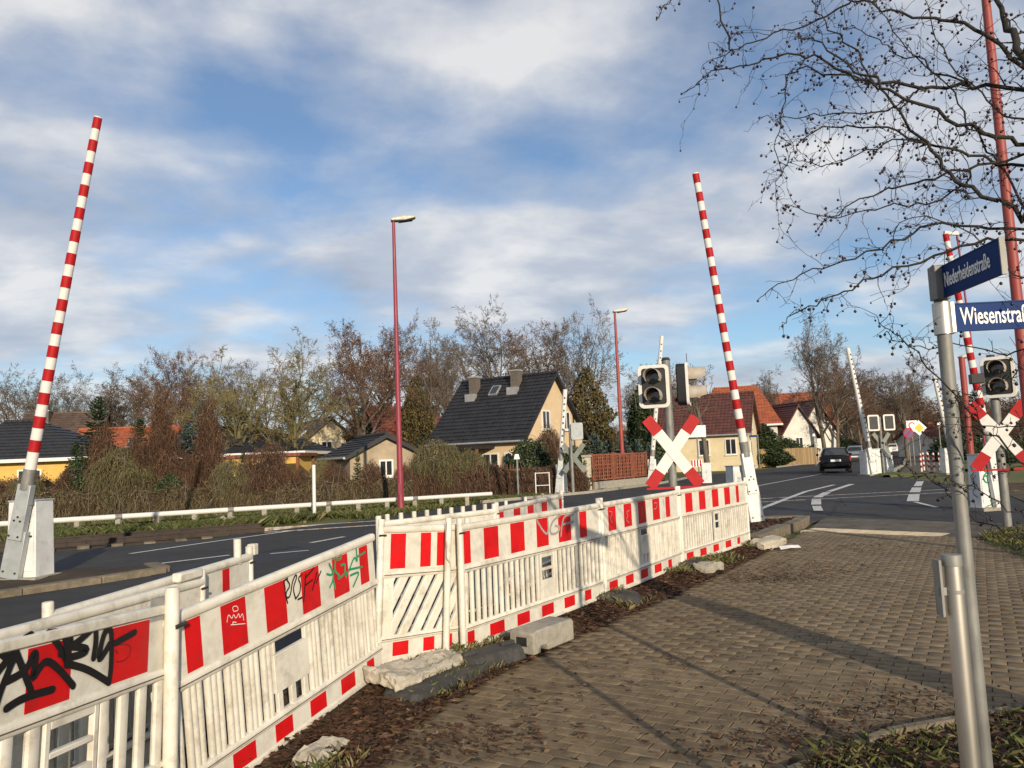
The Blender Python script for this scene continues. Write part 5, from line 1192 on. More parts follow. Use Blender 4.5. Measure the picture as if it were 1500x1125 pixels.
c0 = base_at(1181, 90); gable_house('second white gabled house with narrow steep front behind the board fence', (c0.x, c0.y+3), R(-78), 9, 4.8, 3.4, 6.9, 'render_white', 'tile_darkred', windows=[(-.6, 2.2, .9, 1.4, 'x+', 4.5), (.9, 5.0, .8, 1.1, 'x+', 4.5)])
c0 = base_at(1186, 112); gable_house('far house with orange red roof peeping above the white gables', (c0.x, c0.y+3), R(-15), 9, 8, 5.0, 9.6, 'render_cream', 'tile_orange')
c0 = base_at(1392, 82); gable_house('low house with pinkish red roof far right behind the bollards', (c0.x+1, c0.y+3), R(8), 7, 6, 2.2, 3.6, 'render_white', 'tile_red', windows=[(0, 1.2, 1.0, 1.0, 'y-', 3.0)])

# ---- garden fences
def board_fence(label, a, b, h, bw, gap, mat, cat='fence', rails=True, z0=-.05, posts_every=2.2, name='board_fence', wall=None, pointed=False):
    a, b = Vector(a), Vector(b); d = b-a; L = d.length; root = thing(name, label, cat, (a.x, a.y, 0), math.atan2(d.y, d.x))
    if pointed: bm_ = MB().slab_y([(-bw/2, 0), (bw/2, 0), (bw/2, h-.08), (0, h), (-bw/2, h-.08)], -.012, .012).mesh('board', M[mat])
    else: bm_ = MB().box(-bw/2, bw/2, -.012, .012, 0, h).mesh('board', M[mat])
    n = int(L/(bw+gap)); zb = z0+(wall or 0)
    for i in range(n):
        o = link('board', bm_, root); o.location = ((i+.5)*(bw+gap), rnd.uniform(-.006, .006), zb+.04+rnd.uniform(-.02, .02))
    for z_ in (.25*h, .8*h): MB().box(0, L, .014, .06, zb+z_, zb+z_+.08).build('rail', M[mat], root)
    for i in range(int(L/posts_every)+1):
        x = min(L, i*posts_every); MB().box(x-.06, x+.06, .062, .17, z0-.1, zb+h+.06).build('post', M[mat], root)
    if wall: MB().box(0, L, -.1, .2, z0-.1, zb).build('plinth', M['concrete'], root)
    return root
board_fence('pale wooden board fence in front of the white gabled houses', base_at(1114, 66).xy, base_at(1196, 69).xy, 1.5, .16, .02, 'wood_fence')
board_fence('low white plank fence further down the street', base_at(1200, 76).xy, base_at(1240, 92).xy, 1.1, .2, .03, 'white_paint')
# brown lattice fence on a plinth
def lattice(label, a, b, h=1.25):
    a, b = Vector(a), Vector(b); d = b-a; L = d.length; root = thing('lattice_fence', label, 'fence', (a.x, a.y, 0), math.atan2(d.y, d.x))
    MB().box(0, L, -.12, .12, -.15, .32).build('plinth', M['concrete'], root)
    n = int(round(L/2.0))
    for i in range(n):
        x0, x1 = i*L/n+.06, (i+1)*L/n-.06
        ring([(x0, .38), (x1, .38), (x1, .38+h), (x0, .38+h)], [(x0+.07, .45), (x1-.07, .45), (x1-.07, .31+h), (x0+.07, .31+h)], -.03, .03).build('frame', M['lattice_wood'], root)
        k = 9
        for j in range(k):
            x = x0+.07+(x1-x0-.14)*(j+.5)/k; MB().box(x-.045, x+.045, -.026+.018*(j % 2), -.008+.018*(j % 2), .45, .31+h).build('slat', M['lattice_wood'], root)
        for j in range(6):
            z = .5+(h-.2)*(j+.5)/6; MB().box(x0+.07, x1-.07, .012, .026, z-.035, z+.035).build('cross_slat', M['lattice_wood'], root)
        MB().box(i*L/n-.05, i*L/n+.05, -.05, .05, -.1, .38+h+.06).build('post', M['lattice_wood'], root)
    return root
fa, fb = base_at(866, 36.6), base_at(952, 41.5)
lattice('brown wooden lattice fence on a low wall behind the brown lamp', fa.xy, fb.xy)
t = thing('gate_pillar', 'rough pale stone pillar at the left end of the lattice fence', 'pillar', base_at(858, 35.6, -.05))
MB().box(-.2, .2, -.2, .2, 0, 1.55).build('shaft', M['pale_concrete'], t, bevel=.03); MB().box(-.24, .24, -.24, .24, 1.55, 1.66).build('cap', M['concrete'], t, bevel=.02)
board_fence('rusty wire garden fence in front of the black roofed house', base_at(640, 36).xy, base_at(760, 35.0).xy, 1.35, .03, .12, 'wood_brown', posts_every=2.0, name='picket_fence')
# ================================================================== trees, shrubs, hedges
pmat('bark_grey', (0.15, 0.125, 0.095), (0.075, 0.062, 0.048), scale=8, rough=.9, bump=.5, stretch=(1, 1, .3))
pmat('bark_moss', (0.15, 0.135, 0.060), (0.085, 0.070, 0.045), scale=5, rough=.9, bump=.5)
pmat('twig_grey', (0.145, 0.112, 0.082), (0.095, 0.073, 0.054), rough=.9)
pmat('twig_brown', (0.135, 0.080, 0.050), (0.085, 0.050, 0.032), rough=.9)
pmat('twig_green', (0.19, 0.165, 0.060), (0.13, 0.105, 0.045), scale=1.5, rough=.9)
attr_leaf('leaf_rust', [(0, (0.09, 0.042, 0.022)), (.5, (0.17, 0.082, 0.038)), (1, (0.26, 0.145, 0.07))], .7)
attr_leaf('vine_mat', [(0, (0.040, 0.028, 0.017)), (.35, (0.085, 0.060, 0.035)), (.6, (0.115, 0.098, 0.046)), (.8, (0.18, 0.135, 0.085)), (1, (0.28, 0.22, 0.14))], .85)
attr_leaf('vine_red', [(0, (0.035, 0.020, 0.013)), (.5, (0.095, 0.052, 0.032)), (.8, (0.15, 0.088, 0.055)), (1, (0.25, 0.18, 0.115))], .85)
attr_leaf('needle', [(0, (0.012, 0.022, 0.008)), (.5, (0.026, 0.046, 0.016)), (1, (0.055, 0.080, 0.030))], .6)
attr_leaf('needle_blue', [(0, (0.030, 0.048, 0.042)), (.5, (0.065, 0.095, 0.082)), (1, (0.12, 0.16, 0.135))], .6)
attr_leaf('evergreen', [(0, (0.014, 0.024, 0.010)), (.5, (0.035, 0.055, 0.022)), (1, (0.090, 0.11, 0.045))], .5)
attr_leaf('ivy_mix', [(0, (0.030, 0.030, 0.012)), (.45, (0.075, 0.065, 0.024)), (.8, (0.13, 0.095, 0.038)), (1, (0.19, 0.12, 0.055))], .6)
attr_leaf('olive_twig', [(0, (0.060, 0.052, 0.026)), (.5, (0.12, 0.105, 0.050)), (1, (0.19, 0.17, 0.085))], .8)
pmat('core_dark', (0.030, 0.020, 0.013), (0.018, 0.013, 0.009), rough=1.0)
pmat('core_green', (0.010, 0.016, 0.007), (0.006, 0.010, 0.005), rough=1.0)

class Tree:
    def __init__(s, seed): s.r = random.Random(seed); s.trunk = MB(); s.cr = MB(); s.tips = []; s.tv = []; s.ends = []
def perp(d, r):
    v = Vector((r.gauss(0, 1), r.gauss(0, 1), r.gauss(0, 1))); v -= d*v.dot(d); return v.normalized()
def grow(T, p, d, L, rad, lev, cfg):
    r = T.r; nseg = cfg['seg'][lev]; pts = [p]; rr = [rad]; dirs = [d]
    for i in range(nseg):
        d = (d+perp(d, r)*cfg['wob'][lev]+Vector((0, 0, 1))*cfg['up'][lev]).normalized()
        p = p+d*(L/nseg); pts.append(p); rr.append(max(.006, rad*(1-cfg['tap'][lev]*(i+1)/nseg))); dirs.append(d)
    mb = T.trunk if lev <= cfg.get('trunk_lev', 1) else T.cr
    sides = (9, 6, 4, 3, 3, 3)[lev]
    mb.tube(pts, rr, sides, cap=False)
    last = cfg['levels']-1
    n = cfg['n'][lev]; n = max(1, int(n*r.uniform(.8, 1.2)))
    t0 = cfg['t0'][lev]
    for k in range(n):
        t = t0+(1-t0)*(k+r.random())/n; t = min(t, .999); i = int(t*nseg); u = t*nseg-i
        q = pts[i].lerp(pts[i+1], u); dd = dirs[i+1]; a = R(r.uniform(*cfg['ang'][lev]))
        nd = (dd*math.cos(a)+perp(dd, r)*math.sin(a)).normalized()
        shape = 1.0
        if lev == 0: shape = cfg['shape'](t)
        else: shape = 1-.45*t
        ll = L*cfg['rat'][lev]*shape*r.uniform(.75, 1.2)
        rc = rr[i]*cfg['rr'][lev]
        if lev+1 < last: grow(T, q, nd, ll, rc, lev+1, cfg)
        else: twig(T, q, nd, ll, cfg)
    if lev > 0 and lev+1 >= last: twig(T, pts[-1], d, L*.4, cfg)
def twig(T, p, d, L, cfg):
    """fine twig: two bent slivers with side slivers"""
    r = T.r; w = cfg.get('tw', .010); d2 = (d+perp(d, r)*.5+Vector((0, 0, cfg['up'][-1]))).normalized()
    m = p+d*L*.5; e = m+d2*L*.5; s = perp(d, r)*w
    T.tv.append((p-s, p+s, m)); T.tv.append((m-s*.6, m+s*.6, e)); T.ends.append(e)
    for k in range(cfg.get('sub', 3)):
        t = r.random(); q = p.lerp(e, t); a = R(r.uniform(25, 60)); nd = (d*math.cos(a)+perp(d, r)*math.sin(a)); f = q+nd*L*r.uniform(.25, .55)
        s2 = perp(nd.normalized(), r)*w*.7; T.tv.append((q-s2, q+s2, f)); T.ends.append(f)
BASE = dict(levels=6, seg=(8, 7, 6, 4, 3), wob=(.06, .12, .18, .24, .28), up=(.03, .055, .04, .03, .03, .08), tap=(.6, .85, .85, .8, .8), n=(13, 10, 7, 6, 4), t0=(.34, .22, .2, .15, .15), ang=((22, 58), (25, 52), (28, 58), (25, 60), (25, 60)), rat=(.86, .48, .48, .48, .5), rr=(.55, .5, .5, .5, .5), tr=.52, shape=lambda t: .78+.30*math.sin(3.14*t))
def make_tree(name, seed, h, rad, cfg_over, bark, twig_mat, leaf=None, leaf_n=0, leaf_s=.12, leaf_min=.3):
    cfg = dict(BASE); cfg.update(cfg_over); T = Tree(seed); lean = cfg.get('lean', (0, 0))
    grow(T, Vector((0, 0, -.1)), Vector((lean[0], lean[1], 1)).normalized(), h*cfg.get('tr', .8), rad, 0, cfg)
    for k in range(cfg.get('stems', 1)-1):
        grow(T, Vector((T.r.uniform(-.3, .3), T.r.uniform(-.3, .3), -.1)), Vector((T.r.uniform(-.4, .4), T.r.uniform(-.4, .4), 1)).normalized(), h*.7, rad*.7, 0, cfg)
    root = bpy.data.objects.new(name, None); COL.objects.link(root); _TM[root.name] = Matrix()
    T.trunk.build('trunk', M[bark], root, smooth=60)
    tv = np.array([[tuple(a), tuple(b), tuple(c)] for a, b, c in T.tv]).reshape(-1, 3); nT = len(tv)//3
    base = len(T.cr.v); V = [tuple(v) for v in T.cr.v]; Fc = list(T.cr.f); mi = [0]*len(Fc)
    V += [tuple(v) for v in tv]; Fc += [(base+3*i, base+3*i+1, base+3*i+2) for i in range(nT)]; mi += [0]*nT
    tint = [0.5]*len(Fc)
    if leaf:
        for _ in range(leaf_n):
            e = T.r.choice(T.ends)
            if e.z < h*leaf_min: continue
            e = e+Vector((T.r.gauss(0, .12), T.r.gauss(0, .12), T.r.gauss(0, .12))); a = perp(Vector((0, 0, 1)), T.r); b = perp(a, T.r); s = leaf_s*T.r.uniform(.5, 1.2); o = len(V)
            V += [tuple(e-a*s), tuple(e+b*s*.6), tuple(e+a*s), tuple(e-b*s*.6)]; Fc.append((o, o+1, o+2, o+3)); mi.append(1); tint.append(T.r.random())
    me = bpy.data.meshes.new('crown'); me.from_pydata(V, [], Fc); me.materials.append(M[twig_mat]); me.materials.append(M[leaf or twig_mat]); me.polygons.foreach_set('material_index', mi)
    at = me.attributes.new('tint', 'FLOAT', 'FACE'); at.data.foreach_set('value', tint); me.update()
    link('crown', me, root); root['height'] = float(np.percentile([v[2] for v in V], 98.6))
    print(name, seed, 'H', root['height'], 'faces', len(Fc), 'halfwidth', np.percentile([abs(v[0]) for v in V], 97))
    return root
PROTO = {}
PROTO['lime'] = make_tree('bare_tree', 3, 14, .26, dict(tw=.019), 'bark_grey', 'twig_grey')
PROTO['lime2'] = make_tree('bare_tree', 8, 14, .24, dict(tw=.019, tr=.6, ang=((20, 48), (25, 50), (28, 58), (25, 60), (25, 60)), t0=(.3, .2, .2, .15, .15)), 'bark_grey', 'twig_grey')
PROTO['rust'] = make_tree('bare_tree', 15, 13, .26, dict(tw=.018), 'bark_grey', 'twig_brown', 'leaf_rust', 7000, .06, .3)
PROTO['willow'] = make_tree('mossy_tree', 22, 9, .2, dict(tw=.018, wob=(.1, .22, .28, .32, .36), n=(10, 7, 6, 5, 4), t0=(.25, .15, .15, .1, .1), rat=(.7, .5, .5, .5, .55), up=(.03, .03, .01, .0, .0, -.08), stems=2, shape=lambda t: 1.0-.3*t), 'bark_moss', 'twig_green')
PROTO['street'] = make_tree('street_tree', 31, 10, .2, dict(tw=.02, t0=(.3, .2, .2, .15, .15), tr=.6), 'bark_grey', 'twig_brown', 'leaf_rust', 1500, .07, .3)
PROTO['pollard'] = make_tree('pollard_tree', 44, 7, .17, dict(tw=.012, tr=.62, n=(9, 6, 5, 4, 3), t0=(.62, .2, .2, .15, .15), ang=((40, 75), (30, 65), (28, 60), (25, 60), (25, 60)), rat=(.55, .5, .5, .5, .5), wob=(.05, .3, .3, .3, .3), up=(.03, .1, .05, .04, .04, .05), shape=lambda t: 1.0), 'bark_grey', 'twig_grey')
used = set()
def place(kind, label, px, d, h, rz=0.0, sx=1.0, cat='tree', group='bare winter trees behind the gardens', name=None):
    src = PROTO[kind]
    if kind in used: o = copy_tree(src)
    else: o = src; used.add(kind)
    if name: o.name = name
    b = base_at(px, d, -.1); s = h/o['height']*.97; o.location = b; o.rotation_euler = (0, 0, rz); o.scale = (s*sx, s*sx, s); tag(o, label, cat, group)
    return o
def top_h(px, py, d): return D(px, py, d).z
for kind, label, px, py, d, rz, sx in [
    ('lime', 'leafless tree at the far left edge behind the bungalow', 12, 541, 74, 1.0, 1.25),
    ('lime2', 'leafless tree behind the left gate arm', 96, 537, 78, 2.0, 1.0),
    ('lime', 'wide leafless tree right of the left gate above the roofs', 176, 541, 70, 3.3, 1.35),
    ('rust', 'brownish tree with a few clinging leaves left of the mossy trees', 263, 511, 62, .4, .8),
    ('willow', 'yellow green mossy tree left of the two moss grown trees', 345, 507, 47, 1.2, 1.0),
    ('willow', 'mossy tree with leaning pale trunk above the red edged carport', 436, 497, 46, 4.0, .9),
    ('rust', 'large rusty leaved tree left of the pinkish red lamp', 532, 469, 52, 2.4, .92),
    ('lime2', 'leafless tree just right of the pinkish red lamp', 622, 467, 58, 5.0, .85),
    ('lime', 'big round leafless tree rising behind the two chimneys', 728, 443, 72, .6, 1.05),
    ('rust', 'reddish tree right of the chimneys behind the black roof', 800, 474, 78, 5.2, .95),
    ('lime2', 'tall leafless tree left of the brown lamp', 872, 441, 68, 1.7, .8),
    ('lime2', 'leafless tree between the two mossy trees', 392, 515, 66, 2.2, 1.2),
    ('rust', 'brown leaved tree right of the large rusty one behind the lamp', 575, 498, 66, 4.3, 1.0),
    ('lime', 'leafless tree between the lamp tree and the chimneys', 668, 500, 80, 1.9, 1.2),
    ('lime2', 'leafless tree right of the brown lamp above the firs', 985, 530, 80, 3.6, 1.3),
    ('rust', 'low brown leaved tree behind the left spruces', 225, 548, 74, 2.0, 1.3),
    ('lime2', 'leafless tree behind the left edge bungalow ridge', 52, 552, 66, 5.5, 1.4),
    ('lime', 'leafless tree right of the tall gate arm beyond the orange roof', 1150, 540, 110, 1.1, 1.3),
    ('lime', 'leafless tree low behind the rusty tree and carport', 470, 545, 80, 4.4, 1.4),
    ('lime2', 'leafless tree low between the left gate and the mossy trees', 300, 555, 84, .9, 1.5),
    ('lime', 'leafless tree behind the white far gate near the cross sign', 935, 545, 75, 2.9, 1.1),
    ('lime', 'tall leafless tree in front of the white gabled houses', 1208, 463, 78, 2.2, .8),
    ('lime2', 'broad leafless tree right of the street behind the diamond sign', 1328, 516, 70, .3, 1.25)]:
    place(kind, label, px, d, top_h(px, py, d), rz, sx)
place('pollard', 'small pollarded tree in front of the yellow house', 1036, 50, top_h(1036, 528, 50), .5, 1.05)
k = 0
for px, py, d, rz, sx, lb in [(1226, 505, 88, .2, .9, 'first'), (1242, 520, 98, 1.2, 1.0, 'second'), (1252, 530, 110, 2.1, 1.0, 'third'), (1262, 540, 124, 3.3, 1.1, 'fourth'), (1273, 552, 140, 4.1, 1.1, 'fifth'), (1284, 563, 160, 5.0, 1.2, 'sixth')]:
    place('street', '%s brown twiggy street tree on the left side counting from the tall leafless one' % lb, px, d, top_h(px, py, d), rz, sx, group='street trees along the road')
for px, py, d, rz, sx, lb in [(1352, 545, 86, .7, 1.1, 'first'), (1341, 556, 104, 1.9, 1.1, 'second'), (1333, 568, 126, 2.7, 1.1, 'third'), (1327, 580, 155, 3.9, 1.2, 'fourth'), (1312, 585, 190, 3.1, 1.6, 'fifth'), (1298, 580, 200, 3.9, 1.6, 'sixth')]:
    place('street', '%s brown street tree on the right side counting from the bollards' % lb, px, d, top_h(px, py, d), rz, sx, group='street trees along the road')
for px, py, d, rz, sx, lb in [(1398, 570, 78, 5.1, 1.3, 'leafless brown tree behind the street name pole'), (1452, 575, 70, 2.5, 1.2, 'leafless brown tree behind the right cross sign'), (1495, 560, 64, .9, 1.2, 'leafless brown tree at the right edge behind the signal')]:
    place('street', lb, px, d, top_h(px, py, d), rz, sx)

# ---- cone and blob plants
def ico(seed, rx, ry, h, amp, n=3, fn=None):
    bm = bmesh.new(); bmesh.ops.create_icosphere(bm, subdivisions=n, radius=1.0)
    for v in bm.verts:
        c = v.co.copy(); k = 1+amp*mnoise.noise(c*2.2+Vector((seed*3.1, 0, 0)))+amp*.5*mnoise.noise(c*5+Vector((0, seed*1.7, 0)))
        z = (c.z+1)/2; prof = fn(z) if fn else math.sqrt(max(0, 1-c.z*c.z)); rho = math.hypot(c.x, c.y) or 1
        v.co = Vector((c.x/rho*prof*rx*k, c.y/rho*prof*ry*k, h*z*(1+.3*amp*(k-1))))
        if rho < 1e-3: v.co.x = v.co.y = 0
    V = np.array([tuple(v.co) for v in bm.verts]); Fs = np.array([[v.index for v in f.verts] for f in bm.faces]); bm.free(); return V, Fs
def surf_pts(V, Fs, n, g):
    a, b, c = V[Fs[:, 0]], V[Fs[:, 1]], V[Fs[:, 2]]; cr = np.cross(b-a, c-a); ar = np.linalg.norm(cr, axis=1); i = g.choice(len(Fs), n, p=ar/ar.sum())
    u, v = g.random(n), g.random(n); sw = u+v > 1; u[sw], v[sw] = 1-u[sw], 1-v[sw]
    nr = cr[i]/np.maximum(ar[i], 1e-9)[:, None]; p = a[i]+(b[i]-a[i])*u[:, None]+(c[i]-a[i])*v[:, None]
    out = np.sign((nr*(p-np.array([0, 0, V[:, 2].mean()]))).sum(1)); return p, nr*out[:, None]
def strands(P, Nn, L, w, g, down=1.0, out=.25):
    n = len(P); d = Nn*out+np.stack([g.normal(0, .22, n), g.normal(0, .22, n), -down*np.abs(g.normal(.9, .4, n))], 1)
    d /= np.linalg.norm(d, axis=1)[:, None]; l = L*g.uniform(.3, 1.3, n)[:, None]; s = np.cross(d, g.normal(0, 1, (n, 3))); s /= np.linalg.norm(s, axis=1)[:, None]
    m = P+d*l*.5+Nn*l*.12; e = P+d*l+np.stack([g.normal(0, .08, n)*L, g.normal(0, .08, n)*L, np.zeros(n)], 1)
    V = np.stack([P-s*w, P+s*w, m+s*w*.8, m-s*w*.8, e], 1).reshape(-1, 3); b = np.arange(n)*5
    return V, np.concatenate([np.stack([b, b+1, b+2], 1), np.stack([b, b+2, b+3], 1), np.stack([b+3, b+2, b+4], 1)])
def leafq(P, Nn, s, g, jitter=.9):
    n = len(P); a = g.normal(0, 1, (n, 3)); nn = Nn+g.normal(0, jitter, (n, 3)); nn /= np.linalg.norm(nn, axis=1)[:, None]
    a = np.cross(a, nn); a /= np.linalg.norm(a, axis=1)[:, None]; b = np.cross(nn, a); ss = (s*g.uniform(.5, 1.3, n))[:, None]
    V = np.stack([P-a*ss, P+b*ss*.55, P+a*ss, P-b*ss*.55], 1).reshape(-1, 3); k = np.arange(n)*4
    return V, np.concatenate([np.stack([k, k+1, k+2], 1), np.stack([k, k+2, k+3], 1)])
def shrub(name, seed, rx, ry, h, fn, core, mat, n, kind='strand', L=.6, w=.008, s=.07, amp=.3, part='foliage', stems=0, shell=.25, core_k=.82):
    g = np.random.default_rng(seed); root = bpy.data.objects.new(name, None); COL.objects.link(root); _TM[root.name] = Matrix()
    V, Fs = ico(seed, rx, ry, h, amp, 4, fn)
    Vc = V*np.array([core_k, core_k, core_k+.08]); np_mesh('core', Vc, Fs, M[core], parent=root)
    P, Nn = surf_pts(V, Fs, n, g); P = P-Nn*np.abs(g.normal(0, shell*.5, n))[:, None]*min(rx, 1)+Nn*g.normal(.04, .09, n)[:, None]; P[:, 2] = np.maximum(P[:, 2], .05)
    if kind == 'strand': V2, F2 = strands(P, Nn, L, w, g); t = g.beta(1.6, 1.6, n); t = np.concatenate([t]*3); V2[:, 2] = np.maximum(V2[:, 2], -.05)
    else: V2, F2 = leafq(P, Nn, s, g); t = g.beta(1.6, 1.6, n); t = np.concatenate([t]*2)
    if kind == 'strand':
        m_ = n//2; q_ = g.integers(0, n, m_); V3, F3 = leafq(P[q_]+g.normal(0, .06, (m_, 3)), Nn[q_], .045, g); F2 = np.concatenate([F2, F3+len(V2)]); V2 = np.concatenate([V2, V3]); t = np.concatenate([t]+[g.beta(1.3, 1.8, m_)]*2)
    np_mesh(part, V2, F2, M[mat], t, parent=root)
    if stems:
        mb = MB()
        for k in range(stems):
            a = g.uniform(0, 6.28); q = Vector((math.cos(a)*rx*.3, math.sin(a)*ry*.3, -.1)); mb.tube([q, q*1.4+Vector((0, 0, h*.5)), q*2+Vector((0, 0, h*.95))], [.06, .045, .02], 5)
        mb.build('stem', M['bark_grey'], root, smooth=60)
    root['height'] = h; return root
cone = lambda z: (max(0, 1-z)**.75)*(.35+.65*min(1, z*6))
column = lambda z: min(1, (z*6)**.5 if z > 0 else 0)*(1-max(0, z-.55)/.45*.75)*.9+.02*(1-z)
mound = lambda z: math.sqrt(max(0, 1-z**2.4))*(.8+.2*min(1, z*5))
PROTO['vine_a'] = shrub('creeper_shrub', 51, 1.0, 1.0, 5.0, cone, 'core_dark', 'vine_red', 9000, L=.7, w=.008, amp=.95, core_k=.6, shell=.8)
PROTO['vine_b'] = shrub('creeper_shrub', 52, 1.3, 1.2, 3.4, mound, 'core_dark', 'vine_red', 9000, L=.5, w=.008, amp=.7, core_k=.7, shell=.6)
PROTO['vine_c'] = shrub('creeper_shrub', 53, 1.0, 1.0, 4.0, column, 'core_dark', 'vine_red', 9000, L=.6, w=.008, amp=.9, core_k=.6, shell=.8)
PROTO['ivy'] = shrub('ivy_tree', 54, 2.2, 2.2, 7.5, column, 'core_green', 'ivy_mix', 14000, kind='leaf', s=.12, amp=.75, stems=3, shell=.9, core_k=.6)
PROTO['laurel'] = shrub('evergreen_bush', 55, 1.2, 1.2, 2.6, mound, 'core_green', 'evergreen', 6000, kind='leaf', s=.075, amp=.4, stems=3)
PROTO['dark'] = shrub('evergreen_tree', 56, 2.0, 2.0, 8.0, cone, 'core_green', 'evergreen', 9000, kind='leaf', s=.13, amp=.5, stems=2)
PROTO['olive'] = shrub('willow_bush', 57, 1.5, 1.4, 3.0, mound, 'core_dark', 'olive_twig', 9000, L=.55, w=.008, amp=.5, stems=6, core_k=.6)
def conifer(name, seed, h, rb, mat):
    g = random.Random(seed); root = bpy.data.objects.new(name, None); COL.objects.link(root); _TM[root.name] = Matrix()
    MB().tube([(0, 0, -.1), (0, 0, h*.6), (0, 0, h)], [.12, .07, .015], 8).build('trunk', M['bark_grey'], root, smooth=60)
    V = []; Fc = []; tn = []
    z = h*.06
    while z < h*.99:
        f = z/h; Lb = rb*(1-f)**.85*g.uniform(.85, 1.12)+.08; nb = 7 if f < .7 else 5; a0 = g.random()*6.28
        for k in range(nb):
            a = a0+6.283*k/nb+g.uniform(-.25, .25); ll = Lb*g.uniform(.7, 1.15); dirh = Vector((math.cos(a), math.sin(a), 0)); up = .35 if f > .8 else g.uniform(-.25, .05)
            m_ = 9
            for j in range(m_):
                t = (j+.6)/m_; p = Vector((0, 0, z))+dirh*ll*t+Vector((0, 0, up*ll*t+.22*ll*t*t)); sz = (.30*ll*(1-t*.55)+.07)
                for s in (-1, 1):
                    sd = (dirh*.75+Vector((-dirh.y, dirh.x, 0))*s*g.uniform(.5, 1.1)+Vector((0, 0, g.uniform(-.45, .1)))).normalized(); e = p+sd*sz*g.uniform(.7, 1.2); wv = Vector((0, 0, 1)).cross(sd).normalized()*sz*.24+Vector((0, 0, g.uniform(-.05, .05)))
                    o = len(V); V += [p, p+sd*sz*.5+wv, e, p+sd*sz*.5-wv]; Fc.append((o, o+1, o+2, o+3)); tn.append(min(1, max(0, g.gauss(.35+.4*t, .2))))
        z += h*.028*(1.25-f*.5)
    me = bpy.data.meshes.new('needles'); me.from_pydata([tuple(v) for v in V], [], Fc); me.materials.append(M[mat]); at = me.attributes.new('tint', 'FLOAT', 'FACE'); at.data.foreach_set('value', tn); me.update()
    link('needles', me, root); root['height'] = h; return root
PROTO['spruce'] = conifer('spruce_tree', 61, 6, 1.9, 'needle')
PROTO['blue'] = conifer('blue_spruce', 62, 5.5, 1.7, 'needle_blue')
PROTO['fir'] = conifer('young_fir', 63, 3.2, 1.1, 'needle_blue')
gv = 'shrubs in the gardens along the track'
